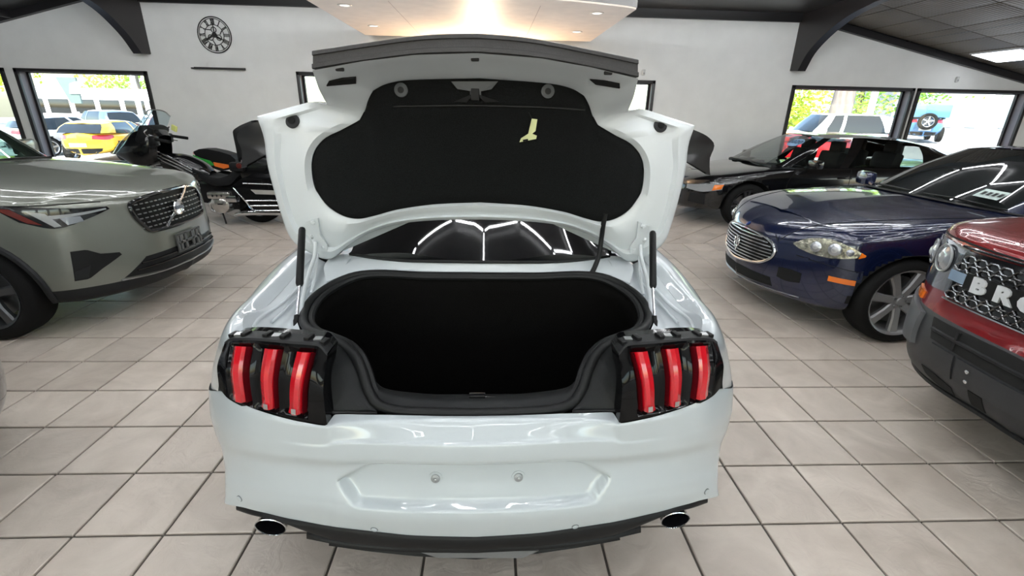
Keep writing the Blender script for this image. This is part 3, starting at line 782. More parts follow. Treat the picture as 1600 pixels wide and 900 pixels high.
for s in (1, -1):
    o = G().grid(flx(Aq[:, :33], s)).out('quarter_panel', m_white, wp, sharp=1.0)
    G().grid(flx(Aq[:, 32:], s)).out('front_wing', m_white, wp, sharp=1.0)
    G().grid(flx(Al[:, 12:], s)).out('door_sill', m_white, wp, sharp=1.0)
    # rear end facet of the quarter above the lamp and the gutter behind it
    g1 = [(0.741, 2.030, 1.020), (0.752, 1.850, 0.988), (0.764, 1.620, 0.957), (0.762, 1.455, 0.989), (0.739, 1.385, 0.954)]
    g2 = [(0.696, 2.030, 1.009), (0.704, 1.865, 0.983), (0.737, 1.670, 0.954), (0.758, 1.520, 0.953), (0.739, 1.430, 0.937)]
    g3 = [(0.655, 2.030, 1.001), (0.666, 1.880, 0.978), (0.699, 1.700, 0.942), (0.701, 1.570, 0.926), (0.678, 1.470, 0.917)]
    g4 = [(0.566, 2.000, 1.031), (0.602, 1.870, 0.982), (0.648, 1.740, 0.958), (0.658, 1.600, 0.943), (0.599, 1.470, 0.910)]
    g2 = [(a, b, c - 0.012) for a, b, c in g2]; g3 = [(a, b + 0.02, c - 0.03) for a, b, c in g3]
    g4 = [(a - .004, b, c - 0.006) for a, b, c in g4]
    o = G().grid(flx(loft(H([g1, g2, g3, g4]), 8, 6), s)).out('boot_gutter', m_white_in, wp, sharp=1.2)
    # pressed stiffening rib running along the channel
    rib = [(a, b, c + 0.004) for a, b, c in g2]
    G().tube(flx(spl(H1([(a + 0.02 * 0, b, c) for a, b, c in rib[1:]]), 18), s), 0.007, 8).out('pressed_rib', m_white_in, o)
    rib2 = [((a[0] + b[0]) / 2, (a[1] + b[1]) / 2, (a[2] + b[2]) / 2 + 0.002) for a, b in zip(g2, g3)]
    G().tube(flx(spl(H1(rib2[1:4]), 14), s), 0.005, 8).out('weld_seam', m_white_in, o)
# ---- rear deck strip, rear window, roof and nose
gb = hz([(0.017, 1.930, 1.031), (0.304, 1.950, 1.028), (0.448, 1.990, 1.026), (0.583, 2.060, 1.022), (0.675, 2.080, 1.009)])
sb = hz([(0.016, 1.905, 0.990), (0.299, 1.905, 0.989), (0.431, 1.900, 0.998), (0.546, 1.885, 0.988), (0.624, 1.835, 0.972)])
dk = [gb, [(a[0], a[1] * .6 + b[1] * .4, a[2] * .6 + b[2] * .4 + .004) for a, b in zip(gb, sb)], sb, [(a, b + .01, c - .03) for a, b, c in sb]]
G().grid(mirx(loft(H(dk), 8, 4))).out('rear_deck', m_white_in, wp, sharp=0.9)
gl = [[(a, b - .004, c + .001) for a, b, c in gb[:4]],
      [(0, 2.35, 1.19), (.26, 2.36, 1.18), (.45, 2.38, 1.155), (.60, 2.42, 1.12)],
      [(0, 2.85, 1.35), (.26, 2.85, 1.34), (.42, 2.86, 1.325), (.55, 2.88, 1.29)]]
G().grid(mirx(loft(H(gl), 8, 8))).out('rear_window', m_dglass, wp)
G().tube([(x, y, z) for x, y, z in mirx(np.array([spl(H1([(a, b - .01, c + .002) for a, b, c in gb[:4]]), 24)]))[0]], 0.007, 8).out('window_seal', m_seal, wp)
for s in (1, -1):
    cp = [[(.60, 2.08, 1.03), (.64, 2.42, 1.115), (.585, 2.88, 1.285), (.56, 3.3, 1.34), (.55, 3.7, 1.32), (.62, 4.2, 1.06), (.70, 4.45, .95)],
          [(.70, 2.06, 1.035), (.72, 2.42, 1.08), (.655, 2.88, 1.235), (.62, 3.3, 1.285), (.61, 3.7, 1.27), (.70, 4.2, 1.02), (.76, 4.45, .94)]]
    G().grid(flx(loft(H(cp), 6, 4), s)).out('roof_pillar', m_white, wp, sharp=1.0)
    sg = [[(.725, 2.42, 1.075), (.655, 2.88, 1.232), (.62, 3.3, 1.28), (.61, 3.7, 1.265), (.70, 4.2, 1.02)],
          [(.745, 2.46, 1.02), (.765, 2.9, .97), (.77, 3.3, .955), (.77, 3.7, .955), (.77, 4.25, .955)]]
    G().grid(flx(loft(H(sg), 6, 4), s)).out('side_window', m_dglass, wp)
rf = [[(0, 2.85, 1.352), (.26, 2.85, 1.342), (.42, 2.86, 1.327), (.56, 2.88, 1.29)], [(0, 3.3, 1.40), (.26, 3.3, 1.39), (.42, 3.3, 1.375), (.56, 3.3, 1.34)], [(0, 3.72, 1.38), (.26, 3.72, 1.37), (.42, 3.71, 1.355), (.55, 3.7, 1.32)]]
G().grid(mirx(loft(H(rf), 6, 6))).out('roof', m_white, wp)
wsd = [rf[2], [(0, 4.2, 1.14), (.3, 4.2, 1.13), (.5, 4.2, 1.11), (.62, 4.2, 1.06)], [(0, 4.62, .98), (.3, 4.6, .975), (.55, 4.5, .965), (.70, 4.45, .95)]]
G().grid(mirx(loft(H(wsd), 6, 6))).out('windscreen', m_dglass, wp)
hd = [[(0, 4.62, .975), (.3, 4.6, .97), (.55, 4.5, .96), (.76, 4.1, .95)], [(0, 4.9, .96), (.3, 4.9, .965), (.5, 4.85, .955), (.60, 4.8, .93)], [(0, 5.4, .90), (.3, 5.4, .90), (.45, 5.4, .89), (.55, 5.4, .86)], [(0, 5.78, .80), (.2, 5.77, .80), (.35, 5.75, .785), (.45, 5.72, .76)]]
G().grid(mirx(loft(H(hd), 6, 6))).out('bonnet', m_white, wp)
nf = [[(0, 5.78, .80), (.25, 5.77, .80), (.45, 5.72, .76), (.80, 5.72, .68)], [(0, 5.84, .68), (.25, 5.83, .68), (.5, 5.80, .66), (.80, 5.74, .60)], [(0, 5.86, .5), (.25, 5.85, .5), (.5, 5.82, .48), (.79, 5.75, .45)], [(0, 5.80, .25), (.25, 5.80, .25), (.5, 5.78, .25), (.76, 5.76, .26)]]
G().grid(mirx(loft(H(nf), 6, 5))).out('front_bumper', m_white, wp)
# ---- boot opening: seal, inner trim, cargo well
loop = [(0.016, 1.895, 0.980), (0.244, 1.893, 0.982), (0.428, 1.885, 0.992), (0.524, 1.870, 0.985), (0.594, 1.820, 0.966), (0.636, 1.730, 0.949), (0.638, 1.630, 0.935), (0.613, 1.540, 0.930), (0.566, 1.470, 0.929), (0.491, 1.400, 0.940), (0.420, 1.345, 0.941), (0.374, 1.305, 0.922), (0.345, 1.270, 0.884), (0.327, 1.245, 0.841), (0.293, 1.215, 0.807), (0.229, 1.195, 0.798), (0.120, 1.190, 0.794), (0.003, 1.190, 0.790)]
loop[0] = (0.0,) + tuple(loop[0][1:]); loop[-1] = (0.0,) + tuple(loop[-1][1:])
half = spl(H1(loop), 60)
full = np.concatenate([half, flx(half[-2:0:-1], -1)])
cen = np.array([0, 1.6 - MY, 0.85])
def shrink(A_, k, dz, dy=0.0):
    B_ = A_.copy(); B_[:, 0] = A_[:, 0] * (1 - k)
    B_[:, 1] = cen[1] + (A_[:, 1] - cen[1]) * (1 - k) + dy; B_[:, 2] += dz; return B_
g = G().tube(full, 0.0155, 10, closed=True)
sl_ = g.out('boot_seal', m_seal, wp)
G().tube(shrink(full, 0.04, -0.006, 0.004), 0.013, 8, closed=True).out('seal_lip', m_seal, sl_)
rows = [shrink(full, 0.02, -0.008), shrink(full, 0.05, -0.03), shrink(full, 0.065, -0.07)]
r3 = shrink(full, 0.07, -0.07); 
side = shrink(full, 0.02, 0.0); side[:, 0] *= 1.12; side[:, 2] = np.minimum(side[:, 2] - 0.09, 0.72 + 0 * side[:, 2]); side[:, 1] += 0.0
flo = side.copy(); flo[:, 2] = 0.40
rows += [side, flo]
fc = flo.copy(); fc[:, 0] *= 0.02; fc[:, 1] = cen[1] + (flo[:, 1] - cen[1]) * 0.02
rows.append(fc)
G().grid(rows, cu=True).out('cargo_lining', m_cargo, wp, sharp=0.9)
# trim panels beside the lamps and the sill trim with the striker
for s in (1, -1):
    po = [(0.525, 1.430, 0.934), (0.424, 1.225, 0.988), (0.422, 1.195, 0.891), (0.426, 1.185, 0.809), (0.373, 1.195, 0.794), (0.291, 1.200, 0.788)]
    pi_ = [(0.482, 1.395, 0.938), (0.423, 1.345, 0.936), (0.378, 1.305, 0.917), (0.349, 1.270, 0.879), (0.330, 1.245, 0.837), (0.295, 1.215, 0.802)]
    pm = [((a[0] + b[0]) / 2, (a[1] + b[1]) / 2 - .012, (a[2] + b[2]) / 2) for a, b in zip(po, pi_)]
    o = G().grid(flx(loft(H([po, pm, pi_]), 8, 6), s)).out('boot_corner_trim', m_trimp, wp, sharp=1.0)
    G().tube(flx(spl(H1([(a, b - .004, c + .002) for a, b, c in po[1:]]), 24), s), 0.005, 6).out('trim_edge', m_seal, o)
sill_t = hz([(0.001, 1.270, 0.805), (0.108, 1.270, 0.805), (0.207, 1.272, 0.812), (0.286, 1.280, 0.823), (0.324, 1.300, 0.848)])
sill_b = hz([(0.003, 1.195, 0.789), (0.101, 1.195, 0.792), (0.196, 1.200, 0.796), (0.274, 1.215, 0.804), (0.318, 1.250, 0.829)])
sm = [((a[0] + b[0]) / 2, (a[1] + b[1]) / 2 - .0, (a[2] + b[2]) / 2 + .012) for a, b in zip(sill_t, sill_b)]
si = [(a, b + .03, c - .15) for a, b, c in sill_t]
sill = G().grid(mirx(loft(H([sill_b, sm, sill_t, si]), 8, 5))).out('sill_trim', m_trimp, wp, sharp=0.9)
p = H1([(0.008, 1.250, 0.792)])[0]
g = G().box((p[0], p[1], p[2] + 0.004), (0.16, 0.05, 0.006), rx=-0.4, bev=0.002)
st_ = g.out('striker_plate', M_BLACK_PLASTIC, sill, sharp=0.4)
g = G().tube([(p[0] - 0.05, p[1], p[2] + 0.012), (p[0] + 0.05, p[1], p[2] + 0.012)], 0.005, 8)
g.box((p[0] - 0.005, p[1], p[2] + 0.02), (0.05, 0.02, 0.014), bev=0.003); g.out('striker_bar', M_BLACK_GLOSS, sill)
# faint cargo details: seat-back release loop and rear seat back
sbk = [(-0.447, 1.950, 0.555), (0.415, 1.950, 0.553), (0.414, 2.050, 0.804), (-0.450, 2.050, 0.801)]
lp = H1([(0.243, 1.930, 0.892), (0.108, 1.930, 0.888), (0.080, 1.930, 0.870), (0.078, 1.930, 0.843), (0.092, 1.930, 0.821)])
G().tube(spl(lp, 16), 0.002, 6).out('release_cable', mat('dull_red_cable', (0.06, 0.02, 0.01), 0.6), wp)

# ---- the open boot lid
lidO = [(0.009, 1.600, 1.798), (0.245, 1.600, 1.784), (0.362, 1.605, 1.765), (0.503, 1.610, 1.739), (0.520, 1.700, 1.688), (0.540, 1.830, 1.642), (0.612, 1.900, 1.655), (0.838, 1.930, 1.597), (0.826, 1.935, 1.521), (0.831, 1.940, 1.425), (0.824, 1.945, 1.325), (0.814, 1.955, 1.220), (0.796, 1.970, 1.116), (0.743, 1.985, 1.057), (0.661, 2.000, 1.016), (0.568, 1.995, 1.081), (0.476, 1.985, 1.138), (0.353, 1.975, 1.180), (0.191, 1.965, 1.201), (0.009, 1.960, 1.207)]
lidL = [(0.011, 1.800, 1.740), (0.241, 1.800, 1.729), (0.324, 1.805, 1.715), (0.375, 1.815, 1.692), (0.402, 1.840, 1.658), (0.416, 1.860, 1.632), (0.447, 1.880, 1.592), (0.524, 1.890, 1.554), (0.586, 1.895, 1.525), (0.631, 1.900, 1.480), (0.652, 1.905, 1.424), (0.656, 1.915, 1.344), (0.640, 1.920, 1.301), (0.612, 1.925, 1.257), (0.559, 1.930, 1.220), (0.500, 1.935, 1.208), (0.436, 1.935, 1.221), (0.341, 1.935, 1.248), (0.185, 1.935, 1.272), (0.008, 1.935, 1.282)]
for L_ in (lidO, lidL):
    L_[0] = (0.0,) + tuple(L_[0][1:]); L_[-1] = (0.0,) + tuple(L_[-1][1:])
O_, Lr = H1(lidO), H1(lidL)
lift = np.zeros(20); lift[[3, 4, 5, 6]] = 0
def mixr(t, dy):
    R_ = O_ + (Lr - O_) * t; R_[:, 1] += dy; return R_
bulge = np.array([0, 0, 0, .0, .0, .0, .0, 1, 1, 1, 1, 1, 1, 1, 1, .7, .6, .6, .6, .6])
ring = [mixr(0, 0.012), mixr(0.0, -0.004), mixr(0.07, -0.004 - 0.012 * bulge), mixr(0.22, -0.004 - 0.022 * bulge), mixr(0.30, 0.004 - 0.012 * bulge), mixr(0.62, 0.0 - 0.020 * bulge), mixr(0.88, -0.004 - 0.016 * bulge), mixr(1.0, 0.004)]
# refine along the outline with straight segments where the corners are sharp
fine = []
for R_ in ring:
    a = spl(R_[:4], 19); b = lin(R_[3:6], 9)[1:]; c = lin(R_[5:8], 9)[1:]; e = spl(R_[7:], 60)[1:]
    fine.append(np.concatenate([a, b, c, e]))
lid = thing('boot_lid', None, None, (0, 0, 0)); lid.parent = wp
lid_in = G().grid(np.concatenate([flx(np.array(fine)[:, :0:-1], -1), np.array(fine)], 1)).out('lid_inner_panel', m_white_in, lid, sharp=0.9)
# outer skin on the far side
oo = fine[0]; sk = [oo]
q = oo.copy(); q[:, 1] += 0.03; sk.append(q)
for t in (0.02, 0.12, 0.6, 1.0):
    q = oo.copy(); q[:, 0] *= (1 - t); q[:, 1] = np.maximum(q[:, 1] + 0.06, 2.03 - MY); q[:, 2] = 1.50 + (q[:, 2] - 1.50) * (1 - t * 0.6); sk.append(q)
G().grid(np.concatenate([flx(np.array(sk)[:, :0:-1], -1), np.array(sk)], 1)).out('lid_outer_skin', m_white, lid, sharp=0.9)
# carpet liner: upper strip (paler, angled) and main field
lt = Lr.copy()
topc = [tuple(p) for p in lt[:11]]; botc = [tuple(p) for p in lt[:9:-1]]     # top: centre->far left, bottom: centre->far left
T1, B1 = spl(topc, 41), spl(botc, 41)
us = np.linspace(0, 1, 41) ** 0.8 * 0.999
ux = us * max(T1[:, 0].max(), 0)
def curve_at(Cv, x):
    k = np.argmax(Cv[:, 0]); Q = Cv[:k + 1]; o_ = np.maximum.accumulate(Q[:, 0]) + np.arange(len(Q)) * 1e-7
    return np.array([x, np.interp(x, o_, Q[:, 1]), np.interp(x, o_, Q[:, 2])])
Lg = []
for v in np.linspace(0, 1, 22):
    row = []
    for x in ux:
        a, b = curve_at(T1, x), curve_at(B1, x); p = a + (b - a) * v
        edge = min(1, (1 - x / ux[-1]) / 0.08, v / 0.05, (1 - v) / 0.05)
        p[1] += 0.010 - 0.016 * max(0, edge)
        row.append(p)
    Lg.append(row)
Lg = np.array(Lg)
liner = G().grid(np.concatenate([flx(Lg[:, :0:-1], -1), Lg], 1)).out('lid_liner', m_liner, lid, sharp=0.8)
Lb = BVHTree.FromPolygons([v.co.copy() for v in liner.data.vertices], [tuple(p.vertices) for p in liner.data.polygons])
def on_liner(x, z, off=0.0):
    h, n, i, d_ = Lb.ray_cast(Vector((x, -4, z)), Vector((0, 1, 0)))
    if h is None: h = Vector((x, 1.85 - MY, z))
    return h + Vector((0, -off, 0))
fold = [on_liner(p[0], p[2], 0.003) for p in H1([(-0.406, 1.850, 1.637), (-0.254, 1.850, 1.644), (-0.018, 1.850, 1.651), (0.235, 1.850, 1.650), (0.382, 1.850, 1.644)])]
G().tube(spl(fold, 30), 0.004, 6).out('liner_fold', m_seal, liner)
m_button = mat('grey_button', (0.075, 0.08, 0.085), 0.5)
for p in ((-0.273, 1.820, 1.696), (0.241, 1.820, 1.703)):
    c = on_liner(p[0], p[2] , -0.002); g = G(); disc(g, c, Vector((0, -1, 0.1)).normalized(), 0.0235, 0.006, 24, 0.004); o = g.out('liner_button', m_button, lid)
    g = G(); disc(g, c + Vector((0, -0.009, 0)), Vector((0, -1, 0.1)).normalized(), 0.011, 0.002, 16, 0.001); g.out('button_cap', M_BLACK_PLASTIC, o)
# latch
lq = [on_liner(p[0], p[2], 0.004) for p in H1([(-0.098, 1.830, 1.727), (0.065, 1.830, 1.731), (0.042, 1.830, 1.705), (0.006, 1.830, 1.698), (0.006, 1.830, 1.679), (-0.033, 1.830, 1.678), (-0.033, 1.830, 1.698), (-0.076, 1.830, 1.703)])]
n8 = len(lq)
G().add(lq + [p + Vector((0, -0.012, 0)) for p in lq], [tuple(range(n8)), tuple(range(2 * n8 - 1, n8 - 1, -1))] + [(i, (i + 1) % n8, (i + 1) % n8 + n8, i + n8) for i in range(n8)]).out('latch_plate', m_button, lid, smooth=False)
la = thing('latch', None, None); la.parent = lid
for s in (-1, 1):
    tri = [on_liner(p[0], p[2], 0.006) for p in H1([(-0.017, 1.830, 1.692) if s > 0 else (-0.017, 1.830, 1.692), (-0.090, 1.830, 1.662) if s < 0 else (0.070, 1.830, 1.666), (-0.045, 1.830, 1.661) if s < 0 else (0.020, 1.830, 1.662)])]
    G().add(tri + [p + Vector((0, -.01, 0)) for p in tri], [(0, 1, 2), (5, 4, 3), (0, 1, 4, 3), (1, 2, 5, 4), (2, 0, 3, 5)]).out('latch_wing', M_BLACK, la, smooth=False)
p = on_liner(*[H1([(-0.015, 1.830, 1.687)])[0][i] for i in (0, 2)], 0.012)
G().box(p, (0.03, 0.02, 0.04), bev=0.004).out('latch_hook', M_BLACK, la)
# glow-in-the-dark release handle
hq = [on_liner(p[0], p[2], 0.006) for p in H1([(0.189, 1.880, 1.611), (0.209, 1.880, 1.609), (0.205, 1.880, 1.568), (0.193, 1.880, 1.558), (0.211, 1.880, 1.552), (0.209, 1.880, 1.540), (0.148, 1.880, 1.527), (0.153, 1.880, 1.541), (0.179, 1.880, 1.558), (0.181, 1.880, 1.570)])]
n8 = len(hq)
hnd = G().add(hq + [p + Vector((0, -0.008, 0)) for p in hq], [tuple(range(n8)), tuple(range(2 * n8 - 1, n8 - 1, -1))] + [(i, (i + 1) % n8, (i + 1) % n8 + n8, i + n8) for i in range(n8)]).out('release_handle', mat('pale_yellow_plastic', (0.72, 0.76, 0.40), 0.5), lid, smooth=False)
lab(hnd, 'pale yellow T-shaped release handle on the black liner')
q = [on_liner(p[0], p[2], 0.016) for p in H1([(0.160, 1.880, 1.533), (0.179, 1.880, 1.537)])]
G().tube(q, 0.003, 6).out('handle_slot', M_VOID, hnd)
q = [on_liner(p[0], p[2], 0.006) for p in H1([(0.177, 1.880, 1.631), (0.184, 1.880, 1.620), (0.192, 1.880, 1.606)])]
G().tube(spl(q, 8), 0.0016, 6).out('handle_cord', M_BLACK_PLASTIC, hnd)
# black tail band across the lid's edge
bt = hz([(0.008, 1.585, 1.850), (0.106, 1.587, 1.846), (0.202, 1.590, 1.837), (0.356, 1.600, 1.815), (0.498, 1.610, 1.794)])
bb = hz([(0.008, 1.582, 1.798), (0.108, 1.584, 1.794), (0.204, 1.587, 1.787), (0.360, 1.597, 1.766), (0.503, 1.607, 1.743)])
def bandrow(t, dy): return [(a[0] + (b[0] - a[0]) * t, a[1] + (b[1] - a[1]) * t + dy, a[2] + (b[2] - a[2]) * t) for a, b in zip(bt, bb)]
rows = [bandrow(0, .16), bandrow(0, 0.004), bandrow(0.05, -.004), bandrow(.24, -.004), bandrow(.27, .004), bandrow(.70, .004), bandrow(.73, -.006), bandrow(.96, -.006), bandrow(1.0, .0), bandrow(1.02, .05)]
fr = np.array([spl(H1(r), 25) for r in rows])
frm = np.concatenate([flx(fr[:, :0:-1], -1), fr], 1)
g = G().grid(frm)
band = g.out('tail_band', noisy(mat('band_plastic', (0.03, 0.029, 0.03), 0.5), 120, .15, .1, 300), lid, sharp=0.5)
for s in (1, -1):
    e = flx(fr[:, -1], s); G().add(list(e), [tuple(range(len(e)))]).out('band_end', M_BLACK, band, smooth=False)
# inner edge of the tail face: slots, bolt holes, stops
def lid_pt(p, off=0.0):
    return Vector((p[0], p[1] - off, p[2]))
LI = BVHTree.FromPolygons([v.co.copy() for v in lid_in.data.vertices], [tuple(p.vertices) for p in lid_in.data.polygons])
CAMV = Vector((-MX, -MY, CAM_H))
def on_lid(p, off):
    d_ = (Vector(p) - CAMV).normalized(); h, n, i, q_ = LI.ray_cast(CAMV, d_)
    if h is None: h = Vector(p); n = Vector((0, -1, 0))
    if n.dot(d_) > 0: n = -n
    return h + n * off, n
def patch(name, pts, m, th=0.004, par=None):
    P = [on_lid(p, 0.0005)[0] for p in pts]; nn = on_lid(pts[0], 0)[1]; n = len(P)
    return G().add(P + [p + nn * th for p in P], [tuple(range(n)), tuple(range(2 * n - 1, n - 1, -1))] + [(i, (i + 1) % n, (i + 1) % n + n, i + n) for i in range(n)]).out(name, m, par or lid, smooth=False)
patch('drain_slot', H1([(-0.496, 1.700, 1.702), (-0.486, 1.700, 1.716), (-0.444, 1.700, 1.726), (-0.398, 1.700, 1.731), (-0.400, 1.700, 1.712)]), M_VOID)
patch('drain_slot', H1([(0.472, 1.700, 1.716), (0.469, 1.700, 1.730), (0.418, 1.700, 1.738), (0.369, 1.700, 1.741), (0.391, 1.700, 1.726)]), M_VOID)
for p, l in (((-0.433, 1.650, 1.748), 0.014), ((-0.009, 1.620, 1.784), 0.014), ((0.416, 1.650, 1.757), 0.014)):
    c, n = on_lid(H1([p])[0], 0.0); G().box(c, (0.026, 0.012, 0.014), bev=0.004).out('bolt_hole', M_BLACK, lid)
for p in ((-0.696, 1.900, 1.582), (0.691, 1.900, 1.593)):
    c, n = on_lid(H1([p])[0], 0.0); g = G(); disc(g, c, n, 0.0265, 0.006, 28, 0.003); o = g.out('rubber_stop', M_BLACK_PLASTIC, lid)
    g = G(); disc(g, c + n * 0.009, n, 0.014, 0.002, 20, 0.001); g.out('stop_centre', M_RUBBER, o)
# spoiler blade on the far side of the lid; only its drooping tips show
sp = []
for s_, (u0) in ((1, None),):
    tipo = [(0.842, 1.990, 1.586), (0.915, 2.000, 1.561), (0.958, 2.020, 1.538), (0.976, 2.030, 1.520), (0.975, 2.030, 1.496), (0.967, 2.030, 1.471), (0.971, 2.030, 1.431), (0.980, 2.030, 1.395)]
    tipi = [(0.749, 1.985, 1.579), (0.766, 1.985, 1.543), (0.782, 1.985, 1.519), (0.793, 1.985, 1.495), (0.814, 1.985, 1.472), (0.830, 1.985, 1.462), (0.862, 1.985, 1.449), (0.981, 2.030, 1.393)]
for s in (1, -1):
    fa = between(flx(H1(tipi), s), flx(H1(tipo), s), 16, 6); fb = [q + np.array([0, 0.05, 0.0]) for q in fa]
    g = G().grid(fa); g.grid(fb); g.grid([fa[-1], fb[-1]]); g.grid([[r[0] for r in fa], [r[0] for r in fb]]); g.grid([[r[-1] for r in fa], [r[-1] for r in fb]])
    lab(g.out('spoiler_tip', mat('spoiler_black', (0.013, 0.013, 0.014), 0.3), lid, sharp=0.6), 'drooping black end of the lid spoiler')
G().prism([(-0.82, 1.53), (0.82, 1.53), (0.78, 1.62), (-0.78, 1.62)], 2.0 - MY, 2.07 - MY, 'y').out('spoiler_blade', MATS['spoiler_black'], lid, smooth=False)
# ---- gas struts, hinge arms and brackets
for s in (1, -1):
    P = lambda L_: [Vector(v) for v in flx(H1(L_), s)]
    a = P([(0.705, 1.870, 1.182), (0.659, 1.660, 1.020), (0.643, 1.565, 0.943), (0.642, 1.545, 0.908)])
    stt = thing('gas_strut', None, None); stt.parent = wp
    G().tube([a[0], a[0].lerp(a[1], .03), a[0].lerp(a[1], .97), a[1]], [0.011, 0.0135, 0.0135, 0.011], 14).out('cylinder', M_BLACK, stt)
    G().tube([a[1], a[2]], 0.005, 10).out('rod', M_CHROME, stt)
    G().tube([a[2], a[2].lerp(a[3], .35), a[2].lerp(a[3], .5), a[3]], [0.009, 0.010, 0.012, 0.010], 12).out('ball_socket', M_BLACK, stt)
    h = P([(0.682, 1.930, 1.112), (0.681, 1.900, 1.063), (0.677, 1.800, 1.014), (0.659, 1.680, 0.971), (0.642, 1.590, 0.932)])
    ha = G().tube(spl(h, 16), 0.008, 10).out('hinge_arm', m_white_in, wp)
    h2 = P([(0.681, 1.930, 1.057), (0.664, 1.830, 1.001), (0.653, 1.740, 0.958)])
    G().tube(spl(h2, 10), 0.006, 8).out('torsion_link', m_white_in, ha)
    bo = P([(0.699, 1.915, 1.201), (0.651, 1.915, 1.217), (0.653, 1.925, 1.146), (0.635, 1.935, 1.105), (0.640, 1.940, 1.073), (0.675, 1.940, 1.070), (0.690, 1.930, 1.112), (0.698, 1.920, 1.147)])
    bo = [on_lid(p, 0.002)[0] for p in bo]; n8 = len(bo)
    br = G().add(bo + [p + Vector((0, -0.012, 0)) for p in bo], [tuple(range(n8)), tuple(range(2 * n8 - 1, n8 - 1, -1))] + [(i, (i + 1) % n8, (i + 1) % n8 + n8, i + n8) for i in range(n8)]).out('hinge_bracket', m_white_in, wp, sharp=0.4)
    for p in P([(0.665, 1.900, 1.207), (0.681, 1.910, 1.149), (0.650, 1.920, 1.093)]):
        c, n = on_lid(p, 0.014); g = G(); disc(g, c, n, 0.011, 0.006, 6, 0.004); g.out('bolt', m_white_in, br, smooth=False)
# wiring conduit from the lid to the boot
q = H1([(0.516, 1.925, 1.245), (0.513, 1.930, 1.200), (0.515, 1.950, 1.135), (0.506, 1.930, 1.066), (0.484, 1.900, 1.018), (0.461, 1.880, 0.985), (0.448, 1.900, 0.954)])
lab(G().tube(spl(q, 40), 0.0105, 10).out('wiring_conduit', m_seal, wp), 'black wiring conduit hanging from the lid')

# ================================================================ wheels
m_alloy = mat('alloy_silver', (0.36, 0.37, 0.38), 0.32, 0.7)
m_alloy_d = mat('alloy_dark', (0.05, 0.05, 0.055), 0.35, 0.6)
m_rotor = mat('brake_disc', (0.16, 0.16, 0.16), 0.4, 0.9)
def wheel(par, c, R, Wd, rimR, side, spokes=5, m_rim=None, twin=True, yax=True, name='wheel'):
    """a wheel at c; axle along local y (yax) or x; side = +1/-1 direction of the outer face"""
    t = bpy.data.objects.new(name, None); COL.objects.link(t); t.parent = par; t.location = c; t.empty_display_size = 0.1
    if not yax: t.rotation_euler = (0, 0, -PI / 2)
    m_rim = m_rim or m_alloy
    h = Wd / 2; s = side
    def pr_(L_): return [(r, y * s) for r, y in L_]
    G().lathe(pr_([(rimR, -h), (R - 0.03, -h), (R - 0.008, -h + 0.02), (R, -h + 0.05), (R, h - 0.05), (R - 0.008, h - 0.02), (R - 0.03, h - 0.003), (R - 0.06, h + 0.002), (rimR + 0.012, h - 0.002), (rimR, h - 0.012)]), axis='y', seg=48).out('tyre', M_RUBBER, t, sharp=0.8)
    G().lathe(pr_([(rimR, -h), (rimR - 0.02, -h + 0.01), (rimR - 0.03, 0.0), (rimR - 0.022, h - 0.03), (rimR - 0.012, h - 0.012), (rimR + 0.002, h - 0.004), (rimR + 0.003, h - 0.012)]), axis='y', seg=48).out('rim', m_rim, t)
    G().lathe(pr_([(0.0, -0.01), (rimR * 0.72, -0.01), (rimR * 0.72, 0.012), (0, 0.012)]), axis='y', seg=32).out('brake_disc', m_rotor, t)
    yo = h - 0.045
    G().lathe(pr_([(0.0, yo + 0.012), (0.028, yo + 0.012), (0.034, yo + 0.004), (0.062, yo + 0.002), (0.07, yo - 0.03), (0.05, yo - 0.05)]), axis='y', seg=24).out('hub', m_rim, t)
    for k in range(spokes):
        a = 2 * PI * k / spokes + 0.2
        g = G()
        for dd in ((-0.16, 0.16) if twin else (0.0,)):
            w0, w1 = (0.022, 0.026) if twin else (0.034, 0.04)
            pts = []
            for (r, w_, y) in ((0.05, w0, yo - 0.01), (rimR * 0.5, w0 * 0.9, yo + 0.004), (rimR - 0.012, w1, yo + 0.012)):
                aa = a + dd * (0.35 + 0.65 * r / rimR)
                ct, st = math.cos(aa), math.sin(aa)
                for (lw, ly) in ((-w_, 0.0), (-w_ * .7, 0.012), (w_ * .7, 0.012), (w_, 0.0), (w_ * .8, -0.03), (-w_ * .8, -0.03)):
                    pts.append((ct * r - st * lw, s * (y + ly), st * r + ct * lw))
            F = []
            for i in range(2):
                for q in range(6): F.append((i * 6 + q, i * 6 + (q + 1) % 6, (i + 1) * 6 + (q + 1) % 6, (i + 1) * 6 + q))
            g.add(pts, F)
        g.out('spoke', m_rim, t, sharp=0.5)
    for k in range(5):
        a = 2 * PI * k / 5 + 0.5
        G().lathe(pr_([(0, yo + 0.014), (0.009, yo + 0.012), (0.010, yo)]), (0.046 * math.cos(a), 0, 0.046 * math.sin(a)), 'y', 6).out('lug_nut', M_STEEL, t, smooth=False)
    return t
for y in (2.1 - MY, 4.82 - MY):
    for s in (1, -1): wheel(white_car, (s * 0.80, y, 0.342), 0.342, 0.25, 0.24, -s, 5, m_alloy_d, True, False)
g = G().box((0, 0.15, 0.30), (1.5, 4.2, 0.14)); g.out('underbody', M_VOID, white_car, smooth=False)

